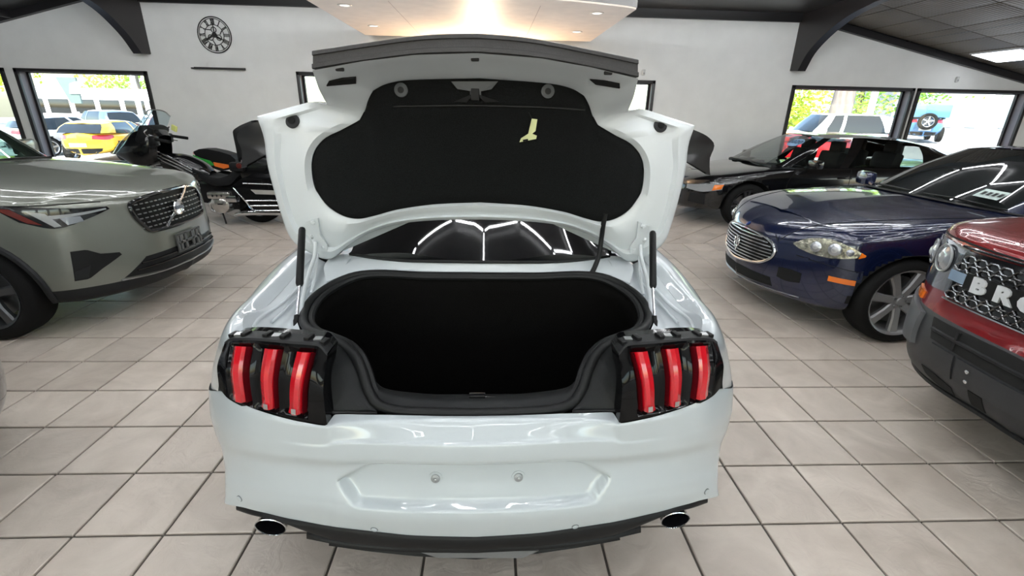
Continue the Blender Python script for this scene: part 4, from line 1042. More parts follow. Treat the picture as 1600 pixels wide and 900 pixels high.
# ================================================================ shared car-body builder (local frame: x forward from the front axle, y left, z up)
def plan_rows(P, rows, nf=4, nr=3):
    """P: (x, y) plan curve from the nose centre round the left flank to the tail centre.
    each row: dict(dxf, dxr, ys=(front, mid, rear), z=[(x, z), ...], zf = extra z at the nose columns)"""
    n = len(P); out = []
    for r in rows:
        L_ = []
        for c, (x, y) in enumerate(P):
            wf = max(0.0, 1 - c / nf) ** 0.6 if c < nf else 0.0
            wr = max(0.0, 1 - (n - 1 - c) / nr) ** 0.6 if n - 1 - c < nr else 0.0
            xx = x + r.get('dxf', 0) * wf + r.get('dxr', 0) * wr
            t = wf; ys = r['ys']
            s = ys[1] + (ys[0] - ys[1]) * wf + (ys[2] - ys[1]) * wr
            zs = r['z']; xs = [q[0] for q in zs][::-1]; zv = [q[1] for q in zs][::-1]
            z = float(np.interp(xx, xs, zv))
            L_.append((xx, y * s, z))
        out.append(L_)
    return out
def shell(rows, ku=4, kv=4):
    A = loft(rows, ku, kv)
    for it in range(45):        # fair the skin
        A[1:-1, 1:-1] = .5 * A[1:-1, 1:-1] + .125 * (A[:-2, 1:-1] + A[2:, 1:-1] + A[1:-1, :-2] + A[1:-1, 2:])
    return G().grid(miry(A)).clean(1e-4)
def bool_wells(g, wells, yin):
    """cut wheel wells (x, z, radius) through both flanks, inwards to |y| = yin"""
    me = bpy.data.meshes.new('tmp'); me.from_pydata(g.v, [], g.f); o = bpy.data.objects.new('tmp', me); COL.objects.link(o)
    cut = G()
    for (x, z, r) in wells:
        for s in (1, -1):
            c = G().lathe([(0, yin * s), (r, yin * s), (r, 1.3 * s), (0, 1.3 * s)], (x, 0, z), 'y', 40).clean()
            cut.add(c.v, c.f)
    me2 = bpy.data.meshes.new('tmp2'); me2.from_pydata(cut.v, [], cut.f); o2 = bpy.data.objects.new('tmp2', me2); COL.objects.link(o2)
    md = o.modifiers.new('b', 'BOOLEAN'); md.operation = 'DIFFERENCE'; md.object = o2; md.solver = 'EXACT'
    dg = bpy.context.evaluated_depsgraph_get(); ev = o.evaluated_get(dg); m3 = ev.to_mesh()
    V = [tuple(v.co) for v in m3.vertices]; F = [tuple(p.vertices) for p in m3.polygons]
    ev.to_mesh_clear()
    for q in (o, o2): bpy.data.objects.remove(q)
    bpy.data.meshes.remove(me); bpy.data.meshes.remove(me2)
    return V, F
def split_out(V, F, fn, mats, root):
    """faces -> named parts by their centre; returns the BVH of the whole skin"""
    V = [Vector(v) for v in V]; parts = {}
    for f in F:
        c = sum((V[i] for i in f), Vector()) / len(f)
        nm = fn(c)
        if nm == 'wheel_arch': nm += '#%d%d' % (c.y > 0, c.x > -1.2)
        elif nm in ('front_wing', 'front_door', 'rear_door', 'side_cladding'): nm += '#%d' % (c.y > 0)
        parts.setdefault(nm, []).append(f)
    res = {}
    for nm, fs in parts.items():
        if nm is None: continue
        mp_ = {}; vv = []
        ff = []
        for f in fs:
            q = []
            for i in f:
                if i not in mp_: mp_[i] = len(vv); vv.append(V[i])
                q.append(mp_[i])
            ff.append(tuple(q))
        key = nm.split('#')[0]
        res[nm] = obj(key, vv, ff, mats.get(key, mats['*']), root, True, 0.62)
    return BVHTree.FromPolygons(V, F), res
def cast(bvh, p, d):
    p = Vector(p); d = Vector(d).normalized()
    h, n, i, t = bvh.ray_cast(p - d * 1.2, d)
    if h is None or (h - p).length > 0.45: return p, -d
    if n.dot(d) > 0: n = -n
    return h, n
def decal(bvh, A, B, d, name, m, par, nu=20, nv=6, off=0.004, th=0.03, smooth=True, line=False, sink=0.0):
    """a conformal panel between two edge curves laid on the skin, with a rim turned inwards"""
    rows = between(A, B, nu, nv, smooth)
    top = []; 
    for i, r in enumerate(rows):
        q = []
        for j, p in enumerate(r):
            h, n = cast(bvh, p, d)
            q.append(h + n * off)
        top.append(q)
    dd = Vector(d).normalized()
    per = [top[0][j] for j in range(nu)] + [top[i][-1] for i in range(1, nv)] + [top[-1][j] for j in range(nu - 2, -1, -1)] + [top[i][0] for i in range(nv - 2, 0, -1)]
    g = G().grid(top); g.grid([per, [p + dd * th for p in per]], cu=True)
    return g.clean().out(name, m, par, True, 0.5)
def skin_line(bvh, pts, d, name, m, par, r=0.004, n=24, off=0.0, smooth=True):
    q = []
    for p in (spl(pts, n) if smooth else lin(pts, n)):
        h, nn = cast(bvh, p, d); q.append(h + nn * off)
    return G().tube(q, r, 6).out(name, m, par)
def text(name, body, size, m, par, M4, ext=0.004, sx=1.0, bold=0.0):
    c = bpy.data.curves.new(name, 'FONT'); c.body = body; c.size = size; c.align_x = 'CENTER'; c.align_y = 'CENTER'
    c.extrude = ext; c.offset = bold; c.resolution_u = 3
    c.materials.append(m)
    tmp = bpy.data.objects.new('tmp', c); COL.objects.link(tmp)
    dg = bpy.context.evaluated_depsgraph_get(); me = bpy.data.meshes.new_from_object(tmp.evaluated_get(dg))
    bpy.data.objects.remove(tmp); bpy.data.curves.remove(c)
    o = bpy.data.objects.new(name, me); COL.objects.link(o); o.parent = par
    o.matrix_local = M4 @ Matrix.Diagonal((sx, 1, 1, 1))
    return o
def face_frame(p, right, up):
    r = Vector(right).normalized(); u = Vector(up).normalized(); n = r.cross(u); u = n.cross(r)
    return Matrix(((r.x, u.x, n.x, p[0]), (r.y, u.y, n.y, p[1]), (r.z, u.z, n.z, p[2]), (0, 0, 0, 1)))
def cabin(root, base, edge, crown, m_paint, m_glass, cuts, ku=4, tops=(0.06,)):
    """greenhouse: base line, roof edge and crown curves from windscreen centre to tail centre (half), glass between base and edge.
    cuts: list of (name, col0, col1) in control columns for the glass band; anything else is pillar"""
    mid = [((a[0] + b[0]) / 2, (a[1] + b[1]) / 2 + 0.035 * (1 if a[1] > 0.05 else 0), (a[2] + b[2]) / 2 + 0.012) for a, b in zip(base, edge)]
    A = loft([base, mid, edge], ku, 4)
    nv, nu = A.shape[:2]
    used = np.zeros(nu - 1, bool)
    for (nm, c0, c1) in cuts:
        i0, i1 = int(c0 * ku), int(c1 * ku); used[i0:i1] = True
        both = c0 == 0 or c1 == len(base) - 1
        S_ = A[:, i0:i1 + 1]
        if both:
            if c0 == 0: S2 = miry(S_)
            else: S2 = miry(S_[:, ::-1])
            G().grid(S2).out(nm, m_glass, root)
        else:
            for s in (1, -1):
                q = S_.copy(); q[..., 1] *= s; G().grid(q).out(nm, m_glass, root)
    j = 0
    while j < nu - 1:
        if used[j]: j += 1; continue
        k = j
        while k < nu - 1 and not used[k]: k += 1
        for s in (1, -1):
            q = A[:, j:k + 1].copy(); q[..., 1] *= s; q2 = q.copy(); ctr = np.array([q[..., 0].mean(), 0, q[..., 2].mean() - .3]); dv = q - ctr; q += dv / np.linalg.norm(dv, axis=-1)[..., None] * 0.006
            G().grid(q).out('roof_pillar', m_paint, root)
        j = k
    R_ = loft([edge, [((a[0] * .55 + b[0] * .45), a[1] * .6 + b[1] * .4, a[2] * .3 + b[2] * .7) for a, b in zip(edge, crown)], crown], ku, 4)
    R_[..., 2] += 0.004
    G().grid(miry(R_)).clean().out('roof', m_paint, root)
    return A
M_CGLASS = mat('car_window_glass', (0.008, 0.010, 0.010), 0.02, 0, 0.7, 0.3)
M_GAP = mat('panel_gap', (0.002, 0.002, 0.002), 0.9)
m_lens = mat('headlamp_lens', (0.30, 0.31, 0.32), 0.05, 0.1, 1.0, 0.6)
m_bulb = mat('projector_glass', (0.35, 0.37, 0.40), 0.03, 0.6, 1.0)
m_drl = mat('daylight_strip', (0.25, 0.26, 0.27), 0.25, 0.1, 0.4)
m_amber = mat('amber_lens', (0.75, 0.17, 0.01), 0.15, 0, 0.7, 0.5)
def interior(root, x0, x1, w, z, m=None):
    """dark seats and dashboard seen through the glass"""
    m = m or M_BLACK_PLASTIC
    for x in (x0,):
        for s in (1, -1):
            t = G(); t.box((x, s * 0.38, z - 0.05), (0.5, 0.5, 0.18), bev=0.05); t.box((x - 0.28, s * 0.38, z + 0.22), (0.16, 0.48, 0.6), ry=-0.2, bev=0.05); t.box((x - 0.36, s * 0.38, z + 0.58), (0.1, 0.26, 0.18), bev=0.03)
            t.out('seat', m, root)

# ================================================================ grey-green electric crossover, left
m_sage = noisy(mat('sage_grey_paint', (0.155, 0.163, 0.138), 0.28, 0.25, 1.0), 3, 0.02)
vol = thing('car', 'grey-green crossover with a black grille and diagonal bar badge, nose towards the white car', 'car', (-3.55, 4.12, 0))
P = [(.875, 0), (.868, .24), (.82, .46), (.74, .64), (.60, .80), (.43, .895), (0, .925), (-.6, .915), (-1.4, .915), (-2.2, .925), (-2.7, .925), (-3.25, .87), (-3.48, .60), (-3.55, 0)]
V_rows = plan_rows(P, [
 dict(dxf=-.15, dxr=.15, ys=(0, 0, 0), z=[(.9, .26), (-3.6, .26)]),
 dict(dxf=-.06, dxr=.06, ys=(.96, .93, .95), z=[(.9, .25), (.4, .23), (-3.6, .26)]),
 dict(dxf=.03, dxr=.0, ys=(1.0, .97, 1), z=[(.95, .33), (.5, .34), (-3.6, .40)]),
 dict(dxf=.015, dxr=-.02, ys=(1.0, 1.0, 1), z=[(.95, .53), (.5, .53), (-3.6, .55)]),
 dict(dxf=.01, dxr=-.02, ys=(1.0, 1.0, 1), z=[(.95, .685), (.5, .70), (-3.6, .72)]),
 dict(dxf=-.02, dxr=.0, ys=(.99, .985, .97), z=[(.95, .84), (.4, .86), (-3.6, .95)]),
 dict(dxf=-.045, dxr=.03, ys=(.98, .975, .93), z=[(.95, .945), (.7, .955), (.4, .98), (-.6, 1.03), (-3.6, 1.08)]),
 dict(dxf=-.085, dxr=.05, ys=(.95, .93, .9), z=[(.95, .965), (.7, .98), (.4, 1.01), (-.6, 1.08), (-3.6, 1.12)]),
 dict(dxf=-.22, dxr=.10, ys=(.86, .80, .8), z=[(.9, .98), (.655, 1.015), (.3, 1.065), (-.6, 1.145), (-3.6, 1.14)]),
 dict(dxf=-.40, dxr=.5, ys=(.6, .5, .5), z=[(.9, .97), (.475, 1.06), (.2, 1.095), (0, 1.115), (-.6, 1.16), (-3.6, 1.14)]),
 dict(dxf=-.55, dxr=.9, ys=(0, 0, 0), z=[(.9, .97), (.32, 1.085), (0, 1.12), (-.6, 1.165), (-3.6, 1.14)]),
])
g = shell(V_rows, 9, 8)
V_, F_ = bool_wells(g, [(0, .345, .41), (-2.70, .345, .41)], .58)
def vsplit(c):
    for wx in (0, -2.7):
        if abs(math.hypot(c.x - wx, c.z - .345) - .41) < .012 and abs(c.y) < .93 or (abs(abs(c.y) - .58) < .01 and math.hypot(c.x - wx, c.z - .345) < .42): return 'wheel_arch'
    if c.z < .365 and c.x > -.2 and c.x > .2: return 'lower_cladding'
    if c.z < .42 and c.x < .3: return 'side_cladding'
    if c.x > -.62 and c.z > .985 and abs(c.y) < .845: return 'bonnet'
    if c.x > .30 and c.z < .99: return 'front_bumper'
    if c.x > -.55: return 'front_wing'
    if c.x > -1.55: return 'front_door'
    if c.x > -2.35: return 'rear_door'
    return 'rear_body'
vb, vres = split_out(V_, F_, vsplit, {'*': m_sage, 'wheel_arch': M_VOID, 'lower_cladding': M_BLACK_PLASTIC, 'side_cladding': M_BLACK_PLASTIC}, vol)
base = [(-.50, 0, 1.125), (-.53, .40, 1.12), (-.66, .74, 1.10), (-.95, .835, 1.09), (-1.5, .85, 1.10), (-1.62, .85, 1.10), (-2.4, .85, 1.12), (-2.9, .80, 1.14), (-3.25, .66, 1.14), (-3.36, 0, 1.14)]
edge = [(-1.22, 0, 1.585), (-1.23, .35, 1.58), (-1.27, .60, 1.555), (-1.40, .655, 1.55), (-1.65, .665, 1.56), (-1.75, .665, 1.56), (-2.4, .65, 1.55), (-2.85, .62, 1.53), (-3.05, .52, 1.50), (-3.10, 0, 1.51)]
crown = [(-1.3, 0, 1.60), (-1.3, 0, 1.60), (-1.35, 0, 1.605), (-1.45, 0, 1.615), (-1.65, 0, 1.63), (-1.75, 0, 1.635), (-2.4, 0, 1.63), (-2.8, 0, 1.58), (-3.0, 0, 1.54), (-3.08, 0, 1.515)]
m_vglass = glass('clear_car_glass', (0.55, 0.72, 0.68), 0.0, 0.8)
cabin(vol, base, edge, crown, m_sage, m_vglass, [('windscreen', 0, 1.75), ('front_window', 3, 4), ('rear_window', 5, 6.6), ('tailgate_glass', 8.25, 9)])
interior(vol, -1.7, 0, .8, .75)
G().box((-.78, 0, 1.03), (.5, 1.5, .14), bev=.04).out('dashboard', M_BLACK_PLASTIC, vol)
cw = [(-.40, 0, 1.142), (-.44, .40, 1.138), (-.58, .74, 1.115), (-.72, .83, 1.10)]; cw2 = [(-.56, 0, 1.128), (-.60, .40, 1.122), (-.73, .72, 1.105), (-.80, .80, 1.095)]
G().grid(miry(loft([cw, cw2], 6, 2))).out('wiper_cowl', M_BLACK_PLASTIC, vol)
for y0, y1 in ((.55, -.1), (-.05, -.62)):
    G().tube([(-.50, y0, 1.15), (-.56, (y0 + y1) / 2, 1.165), (-.60, y1, 1.155)], .009, 6).out('wiper', M_BLACK, vol)
for s in (1, -1):
    w_ = wheel(vol, (0, s * .80, .345), .345, .235, .25, s, 5, mat('dark_gunmetal', (.10, .105, .11), .3, .7), False)
    wheel(vol, (-2.70, s * .80, .345), .345, .235, .25, s, 5, MATS['dark_gunmetal'], False)
    # arch flare
    arc = [(.425 * math.cos(a), s * (.932 if abs(math.cos(a)) < .9 else .915), .345 + .425 * math.sin(a)) for a in np.linspace(-.15, PI + .15, 26)]
    for wx in (0, -2.7):
        G().tube([(x + wx, cast(vb, (x + wx, y, z), (0, -s, 0))[0].y + s * .004, z) for x, y, z in arc], .022, 8).out('arch_cladding', M_BLACK_PLASTIC, vol)
    # headlamp
    D = (-1, -s * .75, 0)
    A_ = [(.735, s * .56, .925), (.66, s * .70, .935), (.50, s * .86, .965), (.30, s * .925, .978)]
    B_ = [(.745, s * .55, .905), (.69, s * .67, .862), (.58, s * .82, .815), (.44, s * .905, .87)]
    hl = decal(vb, A_, B_, D, 'headlamp', M_BLACK_GLOSS, vol, 26, 8, .006)
    A2 = [(.73, s * .57, .914), (.64, s * .73, .905), (.53, s * .845, .905)]; B2 = [(.735, s * .57, .904), (.64, s * .73, .885), (.545, s * .845, .880)]
    decal(vb, A2, B2, D, 'light_bar', m_drl, hl, 16, 3, .010, .006)
    A2 = [(.565, s * .82, .91), (.40, s * .90, .955)]; B2 = [(.61, s * .80, .825), (.575, s * .82, .83)]
    decal(vb, [(.55, s * .835, .92), (.47, s * .885, .945)], [(.60, s * .80, .828), (.575, s * .825, .825)], D, 'light_fork', m_drl, hl, 8, 6, .009, .006)
    decal(vb, [(.60, s * .80, .885), (.66, s * .71, .882)], [(.625, s * .78, .832), (.67, s * .70, .845)], D, 'projector', m_bulb, hl, 8, 5, .010, .006)
    decal(vb, [(.40, s * .90, .955), (.315, s * .92, .965)], [(.53, s * .855, .845), (.47, s * .885, .862)], D, 'side_marker', mat('dark_red_lens', (.10, .012, .008), .1, 0, .7, .5), hl, 8, 5, .009, .006)
    # air duct
    A_ = [(.60, s * .80, .645), (.66, s * .74, .645), (.70, s * .68, .60), (.765, s * .59, .585)]
    B_ = [(.585, s * .815, .43), (.64, s * .76, .43), (.69, s * .69, .49), (.77, s * .58, .565)]
    dk_ = decal(vb, A_, B_, (-1, -s * .7, 0), 'air_duct', M_BLACK, vol, 16, 6, .004, .05, False)
    decal(vb, [(.595, s * .80, .50), (.66, s * .74, .53)], [(.59, s * .81, .44), (.64, s * .76, .44)], (-1, -s * .7, 0), 'duct_vane', M_BLACK_PLASTIC, dk_, 6, 4, .008, .01, False)
    skin_line(vb, [(-.55, s * .93, .42), (-.56, s * .93, .7), (-.62, s * .92, 1.0), (-.68, s * .85, 1.08)], (0, -s, 0), 'door_gap', M_GAP, vol, .004)
    skin_line(vb, [(.74, s * .60, .965), (.55, s * .85, .985), (.3, s * .92, .99)], (-.6, -s * .7, -.3), 'bonnet_gap', M_GAP, vol, .004)
    # mirror
    mr_ = G().box((-1.10, s * .99, 1.20), (.12, .22, .15), rz=s * .2, bev=.04); mr_.tube([(-1.05, s * .84, 1.11), (-1.08, s * .93, 1.15)], .025, 8); mr_.out('door_mirror', m_sage, vol)
# grille
mg = decal(vb, [(.87, -.43, .90), (.87, -.30, .935), (.87, 0, .945), (.87, .30, .935), (.87, .385, .90)], [(.87, -.41, .77), (.87, -.34, .695), (.87, 0, .682), (.87, .34, .695), (.87, .40, .77)], (-1, 0, 0), 'grille', mat('grille_black', (.003, .003, .003), .6, spec=.12), vol, 30, 8, .008, .04)
g = G()
for i in range(6):
    for j in range(17):
        y = -.385 + j * .047 + (.0 if i % 2 else .0); z = .72 + i * .036
        if abs(y) < .05 and abs(z - .81) < .05: continue
        h, n = cast(vb, (.87, y, z), (-1, 0, 0)); h = h + n * .012
        g.box(h, (.008, .026, .008), rz=math.atan2(n.y, n.x), bev=0)
tag(g.out('grille_studs', mat('stud_chrome', (.42, .42, .42), .3, .9), mg, smooth=False), kind='stuff')
rim_ = []
for p in [(.87, -.43, .905), (.87, -.30, .938), (.87, 0, .948), (.87, .30, .938), (.87, .385, .905), (.87, .415, .82), (.87, .385, .75), (.87, .34, .69), (.87, 0, .677), (.87, -.34, .69), (.87, -.39, .75), (.87, -.425, .82)]:
    h, n = cast(vb, p, (-1, 0, 0)); rim_.append(h + n * .012)
G().tube(spl(rim_, 60, True), .015, 8, closed=True).out('grille_frame', M_BLACK_GLOSS, mg)
a, b = (.9, -.20, .69), (.9, .23, .945)
q = [cast(vb, [a[k] + (b[k] - a[k]) * t for k in range(3)], (-1, 0, 0)) for t in np.linspace(0, 1, 8)]
G().tube([h + n * .018 for h, n in q], .011, 8).out('diagonal_bar', M_CHROME, mg)
h, n = cast(vb, (.9, 0.0, .812), (-1, 0, 0)); c = h + Vector((.022, 0, 0))
em = G().lathe([(0.0, .002), (.045, .004), (.058, .002), (.066, .010), (.058, .018), (.050, .012), (0, .012)], c, 'x', 32).out('round_badge', M_CHROME, mg)
G().box(c + Vector((.014, 0, 0)), (.004, .094, .024), bev=.001).out('badge_band', mat('badge_dark', (.02, .025, .04), .3, .3), em, smooth=False)
text('badge_lettering', 'VOLVO', .022, M_CHROME, em, face_frame(c + Vector((.0165, 0, 0)), (0, 1, 0), (0, 0, 1)), .001, 1.2)
q = [cast(vb, (.9, y, z), (-1, 0, 0)) for y, z in ((.045, .862), (.075, .89))]
# licence-plate bracket with its square holes
h, n = cast(vb, (.9, 0.01, .53), (-1, 0, 0)); c = h + Vector((.022, .01, 0))
g = G()
for (y, z, w_, hh) in ((0, .07, .33, .018), (0, -.07, .33, .018), (-.155, 0, .022, .15), (.155, 0, .022, .15), (0, 0, .33, .02), (-.05, 0, .03, .15), (.05, 0, .03, .15), (-.115, .0, .03, .15), (.115, 0, .03, .15)):
    g.box(c + Vector((0, y, z)), (.014, w_, hh), bev=.002)
g.out('plate_bracket', mat('bracket_grey', (.07, .07, .07), .45), vol, sharp=.4)
lg = decal(vb, [(.87, -.43, .505), (.87, -.2, .505), (.87, .2, .505), (.87, .43, .505)], [(.87, -.60, .385), (.87, -.3, .365), (.87, .3, .365), (.87, .60, .385)], (-1, 0, 0), 'lower_grille', M_BLACK, vol, 26, 6, .005, .04)
for z, w_ in ((.465, .48), (.42, .52)):
    skin_line(vb, [(.87, -w_, z), (.87, 0, z), (.87, w_, z)], (-1, 0, 0), 'grille_bar', M_BLACK_GLOSS, lg, .009, 20, .008)
skin_line(vb, [(.8, -.62, .372), (.87, -.3, .352), (.87, 0, .35), (.87, .3, .352), (.8, .62, .372)], (-1, 0, 0), 'chin_strip', M_STEEL, vol, .007, 24, .006)

# ================================================================ dark blue saloon, right
m_navy = mat('navy_metallic_paint', (0.004, 0.008, 0.034), 0.22, 0.2, 1.0, 0.5)
mas = thing('car', 'dark blue saloon with an oval chrome grille and clear headlamps, nose towards the white car', 'car', (3.11, 4.10, 0), PI)
P = [(.845, 0), (.825, .20), (.765, .37), (.665, .56), (.53, .76), (.36, .895), (0, .945), (-.7, .925), (-1.6, .915), (-2.5, .93), (-3.06, .94), (-3.7, .86), (-3.95, .60), (-4.05, 0)]
M_rows = plan_rows(P, [
 dict(dxf=-.2, dxr=.15, ys=(0, 0, 0), z=[(.9, .20), (-4, .22)]),
 dict(dxf=-.09, dxr=.06, ys=(.96, .93, .95), z=[(.9, .20), (-4, .24)]),
 dict(dxf=-.02, dxr=.02, ys=(1.0, .98, 1), z=[(.9, .28), (.4, .30), (-4, .38)]),
 dict(dxf=.0, dxr=-.0, ys=(1.0, .995, 1), z=[(.9, .42), (.4, .44), (-4, .55)]),
 dict(dxf=.0, dxr=-.02, ys=(1.0, 1.0, 1), z=[(.9, .56), (.4, .60), (-4, .70)]),
 dict(dxf=-.02, dxr=.0, ys=(.98, .99, .97), z=[(.9, .685), (.4, .73), (0, .78), (-4, .90)]),
 dict(dxf=-.06, dxr=.03, ys=(.95, .965, .93), z=[(.9, .725), (.5, .79), (0, .865), (-.7, .90), (-4, .98)]),
 dict(dxf=-.13, dxr=.08, ys=(.90, .915, .86), z=[(.9, .745), (.5, .835), (0, .925), (-.7, .955), (-4, 1.0)]),
 dict(dxf=-.26, dxr=.2, ys=(.78, .80, .7), z=[(.9, .76), (.4, .875), (0, .93), (-.7, .985), (-4, 1.0)]),
 dict(dxf=-.40, dxr=.5, ys=(.5, .45, .45), z=[(.9, .78), (.3, .90), (0, .955), (-.7, 1.005), (-4, 1.0)]),
 dict(dxf=-.50, dxr=.9, ys=(0, 0, 0), z=[(.9, .80), (.2, .92), (0, .96), (-.7, 1.01), (-4, 1.0)]),
])
g = shell(M_rows, 9, 8)
V_, F_ = bool_wells(g, [(0, .335, .375), (-3.06, .335, .375)], .60)
def msplit(c):
    for wx in (0, -3.06):
        if abs(math.hypot(c.x - wx, c.z - .335) - .375) < .012 or (abs(abs(c.y) - .60) < .01 and math.hypot(c.x - wx, c.z - .335) < .38): return 'wheel_arch'
    if c.x > -.72 and c.z > .80 and abs(c.y) < .60 + .18 * min(1, max(0, -c.x + .3)) and c.x < .70: return 'bonnet'
    if c.x > .33 and c.z < .66: return 'front_bumper'
    if c.x > -.75: return 'front_wing'
    if c.x > -1.85: return 'front_door'
    if c.x > -2.75: return 'rear_door'
    return 'rear_body'
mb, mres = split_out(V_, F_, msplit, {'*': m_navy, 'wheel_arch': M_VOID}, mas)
base = [(-.66, 0, 1.005), (-.70, .40, 1.0), (-.84, .72, .98), (-1.15, .83, .965), (-1.85, .84, .97), (-1.95, .84, .97), (-2.7, .83, .985), (-3.1, .79, 1.0), (-3.5, .62, 1.01), (-3.6, 0, 1.01)]
edge = [(-1.50, 0, 1.405), (-1.51, .34, 1.40), (-1.57, .555, 1.375), (-1.68, .60, 1.375), (-2.0, .605, 1.385), (-2.1, .605, 1.385), (-2.6, .595, 1.36), (-2.85, .57, 1.32), (-3.0, .48, 1.28), (-3.05, 0, 1.30)]
crown = [(-1.55, 0, 1.415), (-1.55, 0, 1.415), (-1.6, 0, 1.42), (-1.75, 0, 1.43), (-2.0, 0, 1.437), (-2.1, 0, 1.437), (-2.6, 0, 1.41), (-2.8, 0, 1.37), (-2.95, 0, 1.33), (-3.03, 0, 1.305)]
m_smoke = mat('smoked_car_glass', (0.010, 0.012, 0.012), 0.02, 0.0, 0.9, 0.6)
cabin(mas, base, edge, crown, m_navy, m_smoke, [('windscreen', 0, 1.75), ('front_window', 3, 4), ('rear_window', 5, 6.5), ('back_glass', 8.2, 9)])
# inspection sticker low on the screen
sk_p = [(-.80, .42, 1.045), (-.80, .62, 1.04), (-.90, .62, 1.095), (-.90, .42, 1.10)]
st = G().add([Vector(p) + Vector((.035, 0, .028)) for p in sk_p], [(0, 1, 2, 3)]).out('window_sticker', mat('sticker_grey', (.42, .50, .48), .6), mas, smooth=False)
for k in range(4):
    y = .45 + k * .045
    G().add([Vector((-.825 + .036, y, 1.062 + .028)), Vector((-.825 + .036, y + .028, 1.061 + .028)), Vector((-.865 + .036, y + .028, 1.083 + .028)), Vector((-.865 + .036, y, 1.084 + .028))], [(0, 1, 2, 3)]).out('sticker_mark', M_BLACK_PLASTIC, st, smooth=False)
cw = [(-.58, 0, 1.012), (-.62, .40, 1.006), (-.78, .74, .985), (-.92, .82, .975)]; cw2 = [(-.70, 0, 1.012), (-.74, .40, 1.006), (-.86, .70, .99), (-.98, .80, .975)]
G().grid(miry(loft([cw, cw2], 6, 2))).out('wiper_cowl', M_BLACK, mas)
for y0, y1 in ((.70, .0), (.02, -.6)):
    G().tube([(-.72 - .1 * abs(y0), y0, 1.02 - .02 * abs(y0)), (-.71, (y0 + y1) / 2, 1.035), (-.72 - .08 * abs(y1), y1, 1.025)], .008, 6).out('wiper', M_BLACK, mas)
m_mwheel = mat('satin_silver_wheel', (0.30, 0.30, 0.305), 0.38, 0.55)
for s in (1, -1):
    wheel(mas, (0, s * .815, .335), .335, .235, .262, s, 7, m_mwheel, False)
    wheel(mas, (-3.06, s * .815, .335), .335, .235, .262, s, 7, m_mwheel, False)
    D = (-1, -s * .9, -.15)
    A_ = [(.69, s * .52, .690), (.64, s * .60, .745), (.55, s * .73, .775), (.44, s * .84, .735), (.375, s * .885, .695)]
    B_ = [(.69, s * .525, .68), (.66, s * .58, .655), (.57, s * .72, .635), (.46, s * .835, .655), (.375, s * .89, .688)]
    hl = decal(mb, A_, B_, D, 'headlamp', noisy(mat('yellowed_lens', (0.34, 0.33, 0.26), 0.18, 0.75, 1.0, 0.6), 22, .75, .9, 26), mas, 26, 8, .006)
    for (x, y, z, r) in ((.60, .665, .700, .040), (.52, .765, .705, .046), (.45, .832, .70, .026)):
        h, n = cast(mb, (x, s * y, z), D); g = G(); disc(g, h + n * .005, n, r, .006, 22, .010); o = g.out('lamp_bowl', m_bulb, hl)
        g = G(); disc(g, h + n * .014, n, r * .55, .006, 18, .006); g.out('lamp_bulb', m_lens, o)
    A2 = [(.40, s * .875, .712), (.375, s * .892, .695)]; B2 = [(.41, s * .87, .665), (.38, s * .89, .682)]
    decal(mb, A2, B2, D, 'turn_lens', m_amber, hl, 5, 4, .009, .004)
    decal(mb, [(.56, s * .84, .500), (.40, s * .91, .495)], [(.56, s * .84, .460), (.40, s * .91, .455)], (-.6, -s, 0), 'side_marker', m_amber, mas, 8, 4, .006, .01, False)
    decal(mb, [(.78, s * .50, .47), (.72, s * .56, .475), (.655, s * .64, .465)], [(.78, s * .50, .385), (.72, s * .56, .37), (.655, s * .64, .385)], (-1, -s * .8, 0), 'fog_recess', M_VOID, mas, 12, 5, .003, .03)
    decal(mb, [(.62, s * .60, .60), (.60, s * .63, .60)], [(.62, s * .60, .585), (.60, s * .63, .585)], (-1, -s * .8, 0), 'washer_cover', m_navy, mas, 4, 3, .008, .01, False)
    skin_line(mb, [(.76, s * .38, .725), (.66, s * .47, .80), (.40, s * .60, .895), (0, s * .72, .955), (-.5, s * .79, .99), (-.78, s * .80, .985)], (0, 0, -1), 'bonnet_gap', M_GAP, mas, .0035, 40)
    skin_line(mb, [(.66, s * .55, .60), (.50, s * .79, .575), (.37, s * .90, .56)], (-1, -s * .8, 0), 'bumper_gap', M_GAP, mas, .003, 20)
    skin_line(mb, [(-.74, s * .93, .32), (-.76, s * .93, .6), (-.86, s * .92, .93)], (0, -s, 0), 'door_gap', M_GAP, mas, .004)
    mr_ = G().box((-.98, s * 1.0, 1.03), (.12, .22, .14), rz=s * .2, bev=.045); mr_.tube([(-.95, s * .83, .97), (-.96, s * .93, 1.0)], .025, 8); mr_.out('door_mirror', m_navy, mas)
def arcs(pts): return pts
gt = [(.84, -0.396, .60), (.84, -0.321, .665), (.84, 0, .695), (.84, 0.321, .665), (.84, 0.396, .60)]
gbm = [(.84, -0.391, .555), (.84, -0.300, .47), (.84, 0, .425), (.84, 0.300, .47), (.84, 0.391, .555)]
gr = decal(mb, gt, gbm, (-1, 0, 0), 'grille', M_VOID, mas, 26, 8, .004, .04)
rim_ = []
for p in [(.84, -0.401, .58), (.84, -0.369, .64), (.84, -0.257, .683), (.84, 0, .70), (.84, 0.257, .683), (.84, 0.369, .64), (.84, 0.401, .58), (.84, 0.374, .515), (.84, 0.268, .452), (.84, 0, .42), (.84, -0.268, .452), (.84, -0.374, .515)]:
    h, n = cast(mb, p, (-1, 0, 0)); rim_.append(h + n * .010)
G().tube(spl(rim_, 72, True), .012, 8, closed=True).out('grille_ring', M_CHROME, gr)
m_slat = mat('slat_chrome', (.80, .82, .86), .2, 1.0)
